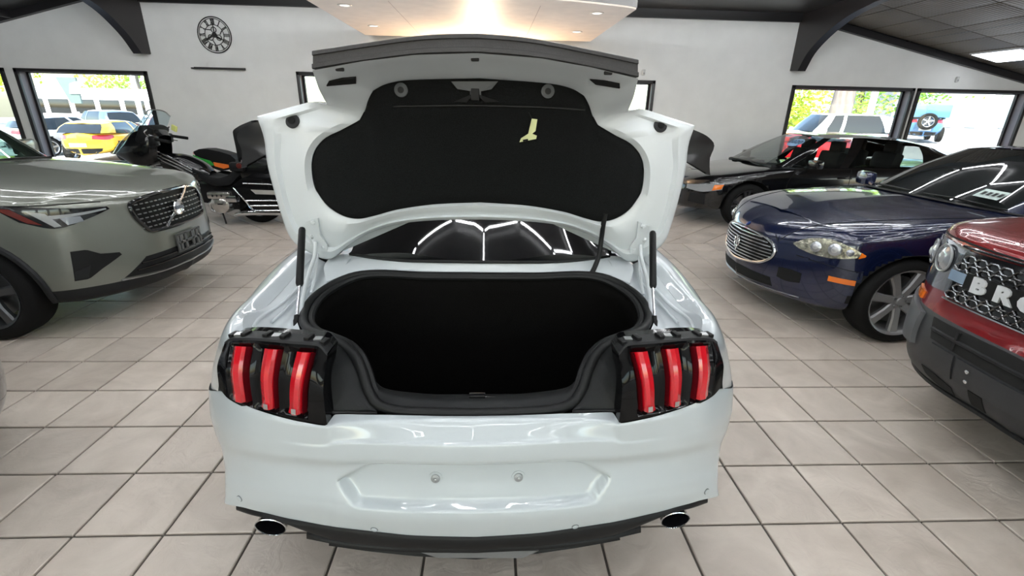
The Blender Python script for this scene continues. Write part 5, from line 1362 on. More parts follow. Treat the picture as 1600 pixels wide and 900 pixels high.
for k in range(9):
    z = .448 + k * .0275
    f = (z - .56) / .145; wd = .385 * math.sqrt(max(.05, 1 - abs(f) ** 2.3))
    q = [cast(mb, (.84, y, z), (-1, 0, 0)) for y in np.linspace(-wd, wd, 17)]
    G().tube([h + n * .012 for h, n in q], .0062, 6).out('slat', m_slat, gr)
# trident emblem
h, n = cast(mb, (.84, 0, .555), (-1, 0, 0)); c = h + Vector((.026, 0, -.005))
def cp(y, z): return c + Vector((0, y, z))
em = G().tube([cp(0, -.065), cp(0, .07)], .008, 8).out('trident_badge', M_CHROME, gr)
for s in (1, -1):
    G().tube(spl([cp(0, -.02), cp(s * .025, -.018), cp(s * .036, .005), cp(s * .034, .055)], 10), [.007] * 8 + [.005, .002], 8).out('prong', M_CHROME, em)
G().box(cp(0, -.03), (.01, .04, .012), bev=.003).out('badge_collar', M_CHROME, em)
h, n = cast(mb, (.80, 0, .735), (-.8, 0, -.6)); g = G(); disc(g, h, n, .022, .004, 20, .002); g.out('bonnet_badge', mat('blue_badge', (.05, .09, .3), .2, .5, .8), mas)
decal(mb, [(.84, -.40, .36), (.84, 0, .365), (.84, .40, .36)], [(.84, -.42, .285), (.84, 0, .275), (.84, .42, .285)], (-1, 0, 0), 'lower_intake', M_VOID, mas, 20, 4, .003, .04)
skin_line(mb, [(.6, -.62, .262), (.75, -.4, .255), (.82, 0, .25), (.75, .4, .255), (.6, .62, .262)], (-1, 0, 0), 'chin_strip', M_STEEL, mas, .005, 30, .003)

# ================================================================ dark red off-road crossover, right edge
m_ruby = mat('ruby_red_paint', (0.15, 0.004, 0.006), 0.25, 0.2, 0.8, 0.35)
bro = thing('car', 'dark red off-roader with black grille letters, cut by the right edge of the frame', 'car', (3.12, 1.65, 0), PI)
P = [(.875, 0), (.868, .28), (.84, .50), (.77, .66), (.64, .80), (.46, .90), (0, .935), (-.6, .92), (-1.4, .92), (-2.2, .925), (-2.67, .935), (-3.2, .88), (-3.42, .62), (-3.5, 0)]
B_rows = plan_rows(P, [
 dict(dxf=-.2, dxr=.15, ys=(0, 0, 0), z=[(.9, .32), (-4, .30)]),
 dict(dxf=-.12, dxr=.06, ys=(.90, .93, .95), z=[(.9, .31), (.4, .33), (-4, .32)]),
 dict(dxf=-.01, dxr=.02, ys=(.98, .98, 1), z=[(.9, .40), (.4, .44), (-4, .45)]),
 dict(dxf=.05, dxr=-.0, ys=(1.0, 1.0, 1), z=[(.95, .56), (.4, .58), (-4, .60)]),
 dict(dxf=.04, dxr=-.02, ys=(1.0, 1.0, 1), z=[(.95, .68), (.4, .70), (-4, .75)]),
 dict(dxf=.0, dxr=.0, ys=(.99, .995, .97), z=[(.95, .775), (.4, .80), (-4, .95)]),
 dict(dxf=.0, dxr=.0, ys=(.98, .985, .97), z=[(.95, .93), (.4, .94), (-4, 1.0)]),
 dict(dxf=-.01, dxr=.03, ys=(.97, .975, .93), z=[(.9, 1.065), (.5, 1.07), (0, 1.08), (-4, 1.10)]),
 dict(dxf=-.04, dxr=.05, ys=(.93, .95, .9), z=[(.9, 1.105), (.5, 1.115), (0, 1.125), (-4, 1.14)]),
 dict(dxf=-.14, dxr=.12, ys=(.82, .82, .8), z=[(.9, 1.13), (.5, 1.15), (0, 1.17), (-4, 1.16)]),
 dict(dxf=-.35, dxr=.5, ys=(.5, .45, .45), z=[(.9, 1.135), (.4, 1.155), (0, 1.18), (-4, 1.16)]),
 dict(dxf=-.5, dxr=.9, ys=(0, 0, 0), z=[(.9, 1.135), (.3, 1.16), (0, 1.18), (-4, 1.16)]),
])
g = shell(B_rows, 9, 8)
V_, F_ = bool_wells(g, [(0, .36, .43), (-2.67, .36, .43)], .60)
def bsplit(c):
    for wx in (0, -2.67):
        if abs(math.hypot(c.x - wx, c.z - .36) - .43) < .014 or (abs(abs(c.y) - .60) < .01 and math.hypot(c.x - wx, c.z - .36) < .44): return 'wheel_arch'
    if c.x > .30 and c.z < .715: return 'front_bumper'
    if c.z < .5: return 'side_cladding'
    if c.x > -.6 and c.z > 1.085 and abs(c.y) < .89: return 'bonnet'
    if c.x > .40: return 'nose_panel'
    if c.x > -.55: return 'front_wing'
    if c.x > -1.55: return 'front_door'
    if c.x > -2.3: return 'rear_door'
    return 'rear_body'
m_bump = noisy(mat('grained_bumper_plastic', (0.024, 0.025, 0.028), 0.5), 150, .12, .12, 380)
bb, bres = split_out(V_, F_, bsplit, {'*': m_ruby, 'wheel_arch': M_VOID, 'front_bumper': m_bump, 'side_cladding': m_bump}, bro)
base = [(-.52, 0, 1.17), (-.54, .40, 1.165), (-.62, .76, 1.15), (-.85, .85, 1.14), (-1.5, .86, 1.14), (-1.6, .86, 1.14), (-2.4, .86, 1.15), (-2.9, .83, 1.16), (-3.25, .70, 1.16), (-3.35, 0, 1.16)]
edge = [(-1.02, 0, 1.70), (-1.03, .38, 1.695), (-1.07, .64, 1.675), (-1.2, .70, 1.675), (-1.55, .71, 1.69), (-1.65, .71, 1.69), (-2.4, .71, 1.69), (-2.9, .69, 1.68), (-3.1, .60, 1.66), (-3.17, 0, 1.67)]
crown = [(-1.1, 0, 1.72), (-1.1, 0, 1.72), (-1.15, 0, 1.725), (-1.3, 0, 1.74), (-1.6, 0, 1.75), (-1.7, 0, 1.75), (-2.4, 0, 1.75), (-2.85, 0, 1.73), (-3.05, 0, 1.70), (-3.15, 0, 1.68)]
cabin(bro, base, edge, crown, m_ruby, M_CGLASS, [('windscreen', 0, 1.75), ('front_window', 3, 4), ('rear_window', 5, 6.7), ('tailgate_glass', 8.2, 9)])
for s in (1, -1):
    wheel(bro, (0, s * .81, .36), .36, .235, .235, s, 5, m_alloy_d, True)
    wheel(bro, (-2.67, s * .81, .36), .36, .235, .235, s, 5, m_alloy_d, True)
    D = (-1, -s * .65, 0)
    hl = decal(bb, [(.86, s * .45, 1.06), (.80, s * .60, 1.07), (.68, s * .76, 1.06), (.60, s * .83, 1.03)], [(.86, s * .45, .835), (.80, s * .60, .825), (.70, s * .74, .84), (.62, s * .82, .90)], D, 'headlamp', mat('smoky_headlamp', (0.05, 0.055, 0.065), 0.04, .2, 1.0, .8), bro, 20, 10, .010, .05)
    for (x, y, z, r) in ((.82, .55, .985, .06), (.74, .69, .98, .055)):
        h, n = cast(bb, (x, s * y, z), D); g = G(); disc(g, h + n * .010, n, r, .005, 24, .012); o = g.out('lamp_bowl', m_bulb, hl)
        g = G(); disc(g, h + n * .02, n, r * .5, .008, 20, .008); g.out('lamp_lens', m_lens, o)
        ring_ = [h + n * .016 + Vector((-n.y, n.x, 0)).normalized() * (r * 1.12 * math.cos(a)) + Vector((0, 0, 1)) * (r * 1.12 * math.sin(a)) for a in np.linspace(0, 2 * PI, 25)[:-1]]
        G().tube(ring_, .006, 6, closed=True).out('lamp_ring', m_drl, o)
    decal(bb, [(.86, s * .37, .955), (.85, s * .46, .955)], [(.86, s * .37, .905), (.85, s * .46, .905)], (-1, 0, 0), 'signature_lens', mat('blue_white_lens', (.22, .30, .40), .1, .1, .9, .6), hl, 8, 4, .022, .02, False)
    # grey corner block of the bumper, notch and fog slot
    decal(bb, [(.83, s * .52, .69), (.74, s * .70, .72), (.55, s * .86, .73), (.40, s * .92, .72)], [(.86, s * .54, .52), (.76, s * .70, .50), (.56, s * .86, .48), (.40, s * .92, .47)], (-1, -s * .6, 0), 'bumper_corner', mat('grey_corner_plastic', (.07, .073, .08), .5), bro, 20, 6, .022, .05)
    decal(bb, [(.80, s * .63, .775), (.70, s * .76, .775)], [(.80, s * .63, .735), (.70, s * .76, .735)], (-1, -s * .6, 0), 'corner_reflector', m_amber, bro, 6, 3, .010, .01, False)
    decal(bb, [(.86, s * .46, .425), (.87, s * .38, .425), (.88, s * .27, .40)], [(.85, s * .44, .385), (.86, s * .36, .355), (.86, s * .27, .35)], (-1, 0, .1), 'tow_opening', M_VOID, bro, 10, 4, .004, .03)
    decal(bb, [(.9, s * .17, .455), (.9, s * .10, .455)], [(.9, s * .17, .375), (.9, s * .10, .375)], (-1, 0, 0), 'bumper_slot', M_VOID, bro, 5, 4, .004, .03, False)
    arc = [(.445 * math.cos(a), s * .94, .36 + .445 * math.sin(a)) for a in np.linspace(-.1, PI + .1, 26)]
    for wx in (0, -2.67):
        G().tube([(x + wx, cast(bb, (x + wx, y, z), (0, -s, 0))[0].y + s * .006, z) for x, y, z in arc], .03, 8).out('arch_cladding', m_bump, bro)
    skin_line(bb, [(.87, s * .0, 1.10), (.85, s * .40, 1.10), (.76, s * .66, 1.10), (.55, s * .85, 1.10), (.2, s * .91, 1.11), (-.5, s * .90, 1.13)], (-.5, -s * .5, -.7), 'bonnet_gap', M_GAP, bro, .005, 40)
    mr_ = G().box((-.78, s * 1.02, 1.22), (.12, .22, .18), rz=s * .15, bev=.04); mr_.tube([(-.74, s * .86, 1.14), (-.76, s * .95, 1.18)], .03, 8); mr_.out('door_mirror', M_BLACK, bro)
gp = decal(bb, [(.87, -.45, 1.055), (.87, 0, 1.06), (.87, .45, 1.055)], [(.87, -.45, .815), (.87, 0, .81), (.87, .45, .815)], (-1, 0, 0), 'grille', M_BLACK_GLOSS, bro, 24, 10, .010, .05)
# hexagon mesh above and below the letter bar
for (z0, n_r) in ((.978, 2), (.836, 2)):
    for i in range(n_r):
        for j in range(15):
            y = -.42 + j * .06 + (i % 2) * .03; z = z0 + i * .042
            if abs(y) > .435: continue
            h, n = cast(bb, (.87, y, z), (-1, 0, 0)); h = h + n * .014
            G().tube([h + Vector((0, .031 * math.cos(a), .019 * math.sin(a))) for a in np.linspace(0, 2 * PI, 7)[:-1]], .0045, 5, closed=True).out('hex_cell', M_BLACK_GLOSS if j > 3 else mat('hex_chrome', (.14, .145, .15), .2, .8), gp)
bar = decal(bb, [(.87, -.37, .965), (.87, 0, .968), (.87, .37, .965)], [(.87, -.37, .885), (.87, 0, .882), (.87, .37, .885)], (-1, 0, 0), 'letter_bar', M_BLACK, gp, 20, 4, .020, .03)
m_letter = mat('letter_silver', (.62, .64, .66), .35, .3)
for k, ch in enumerate('BRONCO'):
    y = -.29 + k * .116
    h, n = cast(bb, (.87, y, .923), (-1, 0, 0))
    text('letter', ch, .092, m_letter, bar, face_frame(h + Vector((.024, 0, 0)), (0, 1, 0), (0, 0, 1)), .006, 1.28, .0055)
for z in (1.068, .806): skin_line(bb, [(.86, -.46, z), (.87, -.25, z), (.87, 0, z), (.87, .25, z), (.86, .46, z)], (-1, 0, 0), 'grille_edge', M_CHROME if z < .9 else M_BLACK_GLOSS, gp, .006, 24, .012)
up = decal(bb, [(.9, -.46, .70), (.9, 0, .705), (.9, .46, .70)], [(.9, -.42, .60), (.9, 0, .595), (.9, .42, .60)], (-1, 0, 0), 'upper_intake', M_VOID, bro, 20, 4, .004, .04)
for z in (.65,): skin_line(bb, [(.9, -.43, z), (.9, 0, z), (.9, .43, z)], (-1, 0, 0), 'intake_bar', M_BLACK_PLASTIC, up, .010, 18, .006)
for y in (-.28, 0.06): G().box(cast(bb, (.9, y, .65), (-1, 0, 0))[0] + Vector((.004, 0, 0)), (.02, .012, .09)).out('intake_divider', M_BLACK_PLASTIC, up, smooth=False)
decal(bb, [(.9, -.24, .585), (.9, .24, .585)], [(.9, -.24, .47), (.9, .24, .47)], (-1, 0, 0), 'plate_panel', m_bump, bro, 8, 4, .012, .02, False)
for z in (.555, .505):
    h, n = cast(bb, (.9, -.165, z), (-1, 0, 0)); g = G(); disc(g, h + n * .016, n, .009, .005, 12, .002); g.out('plate_bolt', mat('bright_bolt', (.75, .76, .78), .25, .8), bro)
decal(bb, [(.9, -.40, .585), (.9, -.26, .585)], [(.88, -.38, .46), (.9, -.26, .46)], (-1, 0, 0), 'bumper_step', m_bump, bro, 6, 4, .008, .02, False)
lp_ = [(.55, -.80, .335), (.72, -.60, .325), (.80, -.3, .32), (.82, 0, .32), (.80, .3, .32), (.72, .60, .325), (.55, .80, .335)]
skin_line(bb, lp_, (-.6, 0, .8), 'chin_lip', M_BLACK_PLASTIC, bro, .016, 30, .006)

# ================================================================ other vehicles
def gen_car(name, label, loc, rz, paint, L=4.8, Wd=1.86, H=1.45, wb=2.83, fo=.93, belt=.98, hood=.93, style='sedan', glassm=None, group=None, detail=1, wheelm=None, seats=True, hl=(.72, .62), cab=0.0):
    t = thing(name, label, 'car', loc, rz, group)
    w = Wd / 2; xr = fo - L; R = .335 if H < 1.6 else .37
    P = [(fo, 0), (fo - .02, w * .28), (fo - .09, w * .52), (fo - .20, w * .72), (fo - .36, w * .89), (fo - .55, w * .975), (0, w), (-.6, w * .99), (-1.4, w * .985), (-2.2, w * .99), (-wb, w), (xr + .22, w * .93), (xr + .06, w * .62), (xr, 0)]
    rb = belt + .06
    rows = plan_rows(P, [
        dict(dxf=-.15, dxr=.15, ys=(0, 0, 0), z=[(fo, .22), (xr, .26)]),
        dict(dxf=-.06, dxr=.08, ys=(.96, .93, .95), z=[(fo, .21), (xr, .28)]),
        dict(dxf=.0, dxr=.03, ys=(1, .975, 1), z=[(fo, .30), (xr, .40)]),
        dict(dxf=.01, dxr=-.01, ys=(1, 1, 1), z=[(fo, .48), (xr, .58)]),
        dict(dxf=.0, dxr=-.01, ys=(1, 1, 1), z=[(fo, hl[1]), (.3, hl[1] + .06), (xr, belt * .78)]),
        dict(dxf=-.03, dxr=.02, ys=(.98, .985, .97), z=[(fo, hl[0]), (.3, hl[0] + .10), (-.6, belt - .08), (xr, belt)]),
        dict(dxf=-.10, dxr=.06, ys=(.94, .95, .92), z=[(fo, hl[0] + .06), (.3, hood - .05), (-.6, belt), (xr, rb)]),
        dict(dxf=-.28, dxr=.12, ys=(.80, .82, .8), z=[(fo, hl[0] + .10), (.3, hood), (-.6, belt + .03), (xr, rb)]),
        dict(dxf=-.45, dxr=.5, ys=(.5, .45, .45), z=[(fo, hl[0] + .12), (.3, hood + .02), (-.6, belt + .04), (xr, rb)]),
        dict(dxf=-.6, dxr=.9, ys=(0, 0, 0), z=[(fo, hl[0] + .12), (.2, hood + .03), (-.6, belt + .05), (xr, rb)]),
    ])
    k = 5 if detail else 3
    g = shell(rows, k, k)
    V, F = bool_wells(g, [(0, R, R + .055), (-wb, R, R + .055)], w * .62)
    def sp_(c):
        for wx in (0, -wb):
            if abs(math.hypot(c.x - wx, c.z - R) - R - .055) < .016 or (abs(abs(c.y) - w * .62) < .01 and math.hypot(c.x - wx, c.z - R) < R + .06): return 'wheel_arch'
        if c.x > fo - .58 and c.z < hl[0]: return 'front_bumper'
        if c.x > -.55 and c.z > hl[0] + .07 and abs(c.y) < w * .86: return 'bonnet'
        if c.x > -.55: return 'front_wing'
        if c.x > -1.5: return 'front_door'
        if c.x > -2.35: return 'rear_door'
        if c.x < xr + .3 and c.z < .62: return 'rear_bumper'
        return 'rear_body'
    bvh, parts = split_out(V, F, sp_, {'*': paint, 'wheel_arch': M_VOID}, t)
    gm = glassm or M_CGLASS
    if style == 'sedan':
        base = [(-.55, 0, belt + .035), (-.60, w * .45, belt + .03), (-.72, w * .80, belt + .01), (-1.05, w * .885, belt), (-1.45, w * .89, belt), (-1.58, w * .89, belt + .005), (-2.5, w * .88, belt + .02), (-3.0, w * .83, rb), (xr + .42, w * .66, rb + .01), (xr + .34, 0, rb + .01)]
        edge = [(-1.28, 0, H - .05), (-1.30, w * .4, H - .055), (-1.37, w * .60, H - .075), (-1.5, w * .64, H - .07), (-1.75, w * .65, H - .06), (-1.85, w * .65, H - .06), (-2.5, w * .64, H - .10), (-2.9, w * .62, H - .17), (-3.15, w * .52, H - .22), (-3.2, 0, H - .20)]
        zc = [H - .03, H - .03, H - .025, H - .01, H, H, H - .04, H - .11, H - .17, H - .19]
        cuts = [('windscreen', 0, 1.75), ('front_window', 2.6, 4), ('rear_window', 5, 6.6), ('rear_glass', 8.0, 9)]
    else:
        base = [(-.55, 0, belt + .035), (-.60, w * .45, belt + .03), (-.72, w * .80, belt + .01), (-1.0, w * .885, belt), (-1.5, w * .89, belt), (-1.62, w * .89, belt + .005), (-2.5, w * .89, belt + .02), (xr + .50, w * .86, rb), (xr + .20, w * .70, rb), (xr + .12, 0, rb)]
        edge = [(-1.12, 0, H - .05), (-1.14, w * .4, H - .055), (-1.2, w * .64, H - .075), (-1.35, w * .70, H - .07), (-1.65, w * .71, H - .06), (-1.75, w * .71, H - .06), (-2.5, w * .70, H - .06), (xr + .85, w * .68, H - .08), (xr + .58, w * .58, H - .11), (xr + .52, 0, H - .10)]
        zc = [H - .03, H - .03, H - .025, H - .01, H, H, H, H - .03, H - .07, H - .09]
        cuts = [('windscreen', 0, 1.75), ('front_window', 3, 4), ('rear_window', 5, 6.7), ('rear_glass', 8.1, 9)]
    if cab:
        base = [(x + cab * (1 if i < 4 else .4), y, z) for i, (x, y, z) in enumerate(base)]; edge = [(x + cab * (.6 if i < 5 else .2), y, z) for i, (x, y, z) in enumerate(edge)]
    crown = [(e[0] - .03, 0, z) for e, z in zip(edge, zc)]
    cabin(t, base, edge, crown, paint, gm, cuts, 4)
    if seats:
        for x in (-1.25, -2.15):
            for s in (1, -1):
                q = G().box((x - .25, s * .37, belt - .05), (.16, .48, .55), ry=-.2, bev=.05); q.out('seat', M_BLACK_PLASTIC, t)
                G().box((x - .33, s * .37, belt + .29), (.09, .27, .17), bev=.03).out('headrest', M_BLACK_PLASTIC, t)
    for x in (0, -wb):
        for s in (1, -1): wheel(t, (x, s * (w - .115), R), R, .22, R - .085, s, 5, wheelm or m_alloy, detail > 0)
    for s in (1, -1):
        D = (-1, -s * .7, 0)
        h_ = decal(bvh, [(fo - .10, s * w * .55, hl[0] - .01), (fo - .25, s * w * .80, hl[0] + .02), (fo - .50, s * w * .96, hl[0] + .05)], [(fo - .10, s * w * .56, hl[1] + .01), (fo - .25, s * w * .80, hl[1] - .01), (fo - .48, s * w * .96, hl[1] + .04)], D, 'headlamp', m_lens, t, 14, 4, .006)
        if detail:
            decal(bvh, [(fo - .38, s * w * .91, hl[0] + .025), (fo - .50, s * w * .96, hl[0] + .035)], [(fo - .36, s * w * .90, hl[1] + .02), (fo - .47, s * w * .955, hl[1] + .05)], D, 'turn_lens', m_amber, h_, 5, 4, .010, .006)
        decal(bvh, [(xr + .10, s * w * .45, belt - .02), (xr + .25, s * w * .85, belt - .01), (xr + .45, s * w * .96, belt - .02)], [(xr + .05, s * w * .45, belt - .14), (xr + .22, s * w * .88, belt - .17), (xr + .45, s * w * .98, belt - .10)], (1, -s * .5, 0), 'tail_lamp', m_red, t, 12, 4, .008)
        m_ = G().box((-.85, s * (w + .08), belt + .07), (.12, .20, .13), rz=s * .2, bev=.04); m_.tube([(-.82, s * w * .88, belt), (-.83, s * w, belt + .04)], .02, 6); m_.out('door_mirror', paint, t)
        if detail:
            for x in (-1.42, -2.30):
                h, n = cast(bvh, (x, s * w, belt - .13), (0, -s, 0)); G().box(h + n * .018, (.2, .022, .03), bev=.008).out('door_handle', paint, t)
            skin_line(bvh, [(-.55, s * w, .3), (-.55, s * w, .7), (-.68, s * w, belt - .01)], (0, -s, 0), 'door_gap', M_GAP, t, .004)
            skin_line(bvh, [(-1.5, s * w, .3), (-1.5, s * w, .7), (-1.52, s * w, belt - .01)], (0, -s, 0), 'door_gap', M_GAP, t, .004)
    decal(bvh, [(fo, -w * .38, hl[0] - .03), (fo, w * .38, hl[0] - .03)], [(fo, -w * .45, .40), (fo, w * .45, .40)], (-1, 0, 0), 'grille', M_BLACK, t, 12, 4, .006, .03, False)
    if not detail:
        decal(bvh, [(xr, -w * .6, .50), (xr, w * .6, .50)], [(xr, -w * .5, .33), (xr, w * .5, .33)], (1, 0, 0), 'rear_valance', M_BLACK_PLASTIC, t, 10, 3, .01, .03, False)
        h, n = cast(bvh, (xr, 0, .62), (1, 0, 0)); G().box(h + n * .012, (.01, .5, .12)).out('number_plate', m_plate, t, smooth=False)
    return t, bvh
m_blackcar = mat('black_car_paint', (0.004, 0.004, 0.0045), 0.15, 0, 0.8, 0.5)
sed, sbv = gen_car('car', 'glossy black saloon parked across the room in front of the right windows', (3.90, 7.95, 0), PI, m_blackcar, 4.88, 1.86, 1.41, 2.83, .93, .915, .82, 'sedan', glass('sedan_glass', (.75, .8, .78), 0, .8), wheelm=m_alloy_d, hl=(.62, .54), cab=.24)
# screen sticker, cowl, mirror flash and bumper duct
stk = G()
for k in range(7):
    pass
def on_screen(u, v):
    a = Vector((-.48, .74, .925)).lerp(Vector((-1.226, .555, 1.335)), v); b = Vector((-.31, 0, .95)).lerp(Vector((-1.136, 0, 1.36)), v)
    return b.lerp(a, u) + Vector((.045, .0, .035))
q = [on_screen(.55 + .22 * math.cos(a), .70 + .13 * math.sin(a)) for a in np.linspace(0, 2 * PI, 21)[:-1]]
st = G().add(q, [tuple(range(20))]).out('screen_sticker', mat('sticker_blue', (.25, .42, .62), .5), sed, smooth=False)
q0, qx, qy = on_screen(.55, .70), on_screen(.80, .70), on_screen(.55, .9)
text('sticker_lettering', '2020', .13, mat('sticker_ink', (.02, .03, .09), .5), st, face_frame(q0 + Vector((.01, 0, .01)), qx - q0, qy - q0), .001)
q = [on_screen(.45 + .45 * u, .98 - .02 * u) for u in np.linspace(0, 1, 5)]
for s in (1, -1):
    decal(sbv, [(.82, s * .62, .50), (.66, s * .80, .50)], [(.84, s * .60, .36), (.66, s * .80, .34)], (-1, -s * .7, 0), 'bumper_duct', M_BLACK_PLASTIC, sed, 6, 4, .008, .02, False)
cw = [(-.26, 0, .95), (-.31, .40, .945), (-.44, .72, .925)]; cw2 = [(-.38, 0, .957), (-.42, .40, .952), (-.54, .70, .932)]
G().grid(miry(loft([cw, cw2], 6, 2))).out('wiper_cowl', M_BLACK, sed)
G().box((-.62, 0, .89), (.5, 1.4, .10), bev=.03).out('dashboard', M_BLACK_PLASTIC, sed)

# the car whose corner just enters at the left edge
m_slate = mat('slate_blue_paint', (0.035, 0.05, 0.065), 0.22, 0.3, 1.0, 0.6)
gen_car('car', 'slate-blue car of which only a bumper corner shows at the left edge', (-2.96, 1.40, 0), 0, m_slate, 4.5, 1.80, 1.45, 2.65, .88, .95, .9, 'suv', seats=False, detail=1)

# ---------------------------------------------------------------- touring motorcycle along the back wall, facing left
BX, BY = -4.25, 7.15
bk = thing('motorcycle', 'black touring motorcycle with windscreen and chrome engine along the back wall', 'motorcycle', (BX, BY, 0))
def W_(x, z, y=0.0): return Vector((x - BX, y, z))
def Wn(x, z, y=0.0):     # side fittings sit out from the frame
    k = (BY - abs(y)) / BY
    return Vector((x * k - BX, y, 1.636 - (1.636 - z) * k))
def Pn(L_, y): return [(Wn(x, z, y).x, Wn(x, z, y).z) for x, z in L_]
def bwheel(x, R, wd):
    t = bpy.data.objects.new('wheel', None); COL.objects.link(t); t.parent = bk; t.location = (x - BX, 0, R)
    G().lathe([(R - .10, -wd / 2), (R - .03, -wd / 2), (R, -wd / 4), (R, wd / 4), (R - .03, wd / 2), (R - .10, wd / 2)], axis='y', seg=40).out('tyre', M_RUBBER, t)
    G().lathe([(R - .10, -wd / 2.4), (R - .125, -.02), (R - .125, .02), (R - .10, wd / 2.4)], axis='y', seg=40).out('rim', M_CHROME, t)
    for k in range(5):
        a = 2 * PI * k / 5 + .3; g = G().box((math.cos(a) * (R - .12) / 2, 0, math.sin(a) * (R - .12) / 2), (R - .11, .04, .045), ry=-a, bev=.008); g.out('spoke', m_alloy, t)
    G().lathe([(0, -.05), (.05, -.05), (.055, 0), (.05, .05), (0, .05)], axis='y', seg=20).out('hub', M_CHROME, t)
bwheel(-3.42, .33, .18); bwheel(-5.12, .33, .13)
m_mblack = mat('motorcycle_black', (0.005, 0.005, 0.0055), .18, 0, .5, .35)
m_leather = noisy(mat('black_vinyl', (0.008, 0.008, 0.0085), .5, spec=.25), 60, .15, .1, 120)
for s in (1, -1):
    G().tube([W_(-5.12, .33, s * .10), W_(-4.98, .62, s * .10), W_(-4.80, 1.0, s * .10)], [.028, .028, .024], 12).out('fork_leg', M_CHROME, bk)
G().prism([(-5.45 - BX, .36), (-5.40 - BX, .55), (-5.22 - BX, .70), (-5.0 - BX, .70), (-4.83 - BX, .58), (-4.80 - BX, .44), (-4.86 - BX, .44), (-4.92 - BX, .55), (-5.05 - BX, .645), (-5.2 - BX, .64), (-5.33 - BX, .53), (-5.38 - BX, .38)], -.09, .09).out('front_fender', m_mblack, bk, sharp=.4)
# fairing cowl and windscreen
fa = [[W_(-5.25, .98, y) for y in (-.05, 0, .05)]] 
prof = [(-5.27, .95, .10), (-5.10, 1.0, .24), (-4.92, 1.02, .33), (-4.72, 1.02, .34), (-4.62, 1.00, .22)]
prof2 = [(-5.20, 1.00, .06), (-5.02, 1.14, .18), (-4.86, 1.26, .25), (-4.68, 1.30, .25), (-4.58, 1.20, .16)]
prof3 = [(-5.18, .90, .08), (-5.05, .84, .18), (-4.90, .80, .25), (-4.75, .82, .24), (-4.64, .88, .14)]
def half(L_): return [(x - BX, y, z) for x, z, y in [(x, z, y * .75) for x, z, y in L_]]
rows = [[(x - BX, 0, z + .02) for x, z, y in prof2], half(prof2), half(prof), half(prof3), [(x - BX, 0, z - .01) for x, z, y in prof3]]
G().grid(miry(np.swapaxes(np.array(loft(rows, 5, 4)), 0, 0))).clean().out('fairing', m_mblack, bk)
ws = [[(-5.285, .955, 0), (-5.27, .96, .10), (-5.18, .98, .22), (-5.05, 1.0, .30)], [(-5.12, 1.13, 0), (-5.10, 1.13, .12), (-5.02, 1.14, .24), (-4.90, 1.14, .31)], [(-4.86, 1.33, 0), (-4.84, 1.33, .12), (-4.78, 1.33, .23), (-4.70, 1.32, .28)], [(-4.66, 1.55, 0), (-4.645, 1.545, .10), (-4.62, 1.52, .19), (-4.585, 1.46, .23)]]
Aw = loft([[(x - BX, y, z) for x, z, y in r] for r in ws], 5, 6)
G().grid(miry(Aw)).out('windscreen', glass('screen_plastic', (.80, .92, .97), .03, .82), bk)
edge_ = [tuple(p) for p in Aw[:, -1]][::-1] + []
G().tube([tuple(p) for p in miry(Aw)[-1]], .008, 6).out('windscreen_rim', M_STEEL, bk)
G().tube([tuple(p) for p in Aw[:, 0]], .007, 6).out('windscreen_edge', mat('clear_edge', (.55, .68, .72), .1), bk)
G().box(W_(-4.74, 1.22), (.13, .50, .26), ry=.5, bev=.05).out('instrument_cowl', m_leather, bk)
# handlebar
for s in (1, -1):
    G().tube(spl([W_(-4.700 + (-.22 if s > 0 else .04), 1.10, s * .05), W_(-4.660 + (-.22 if s > 0 else .04), 1.17, s * .22), W_(-4.560 + (-.22 if s > 0 else .04), 1.195, s * .34), W_(-4.460 + (-.22 if s > 0 else .04), 1.185, s * .38)], 12), .014, 8).out('handlebar', M_CHROME, bk)
    G().tube([W_(-4.500 + (-.22 if s > 0 else .04), 1.185, s * .385), W_(-4.300 + (-.22 if s > 0 else .04), 1.155, s * .42)], .021, 10).out('grip', M_RUBBER, bk)
    G().box(W_(-4.540 + (-.22 if s > 0 else .04), 1.16, s * .36), (.09, .10, .13), bev=.025).out('brake_reservoir', M_BLACK, bk)
    G().tube(spl([W_(-4.580 + (-.22 if s > 0 else .04), 1.20, s * .36), W_(-4.600 + (-.22 if s > 0 else .04), 1.27, s * .42), W_(-4.540 + (-.22 if s > 0 else .04), 1.31, s * .44)], 8), .008, 6).out('mirror_stem', M_CHROME, bk)
    G().box(W_(-4.490 + (-.22 if s > 0 else .04), 1.29, s * .46), (.09, .03, .085), ry=.4, rz=-.3, bev=.012).out('turn_signal' if s > 0 else 'mirror', mat('pale_yellow_lens', (.70, .72, .22), .3) if s > 0 else M_BLACK, bk)
    G().tube([W_(-4.600 + (-.22 if s > 0 else .04), 1.14, s * .34), W_(-4.440 + (-.22 if s > 0 else .04), 1.12, s * .40)], .006, 6).out('clutch_lever' if s > 0 else 'brake_lever', M_CHROME, bk)
for k, (z0, z1) in enumerate(((1.04, .84), (.98, .80), (.93, .75))):
    G().tube(spl([W_(-4.72 + .02 * k, z0, -.14), W_(-4.5, (z0 + z1) / 2 + .02, -.19), W_(-4.18, z1 - .06, -.20)], 12), .011, 8).out('chrome_rail', M_CHROME, bk)
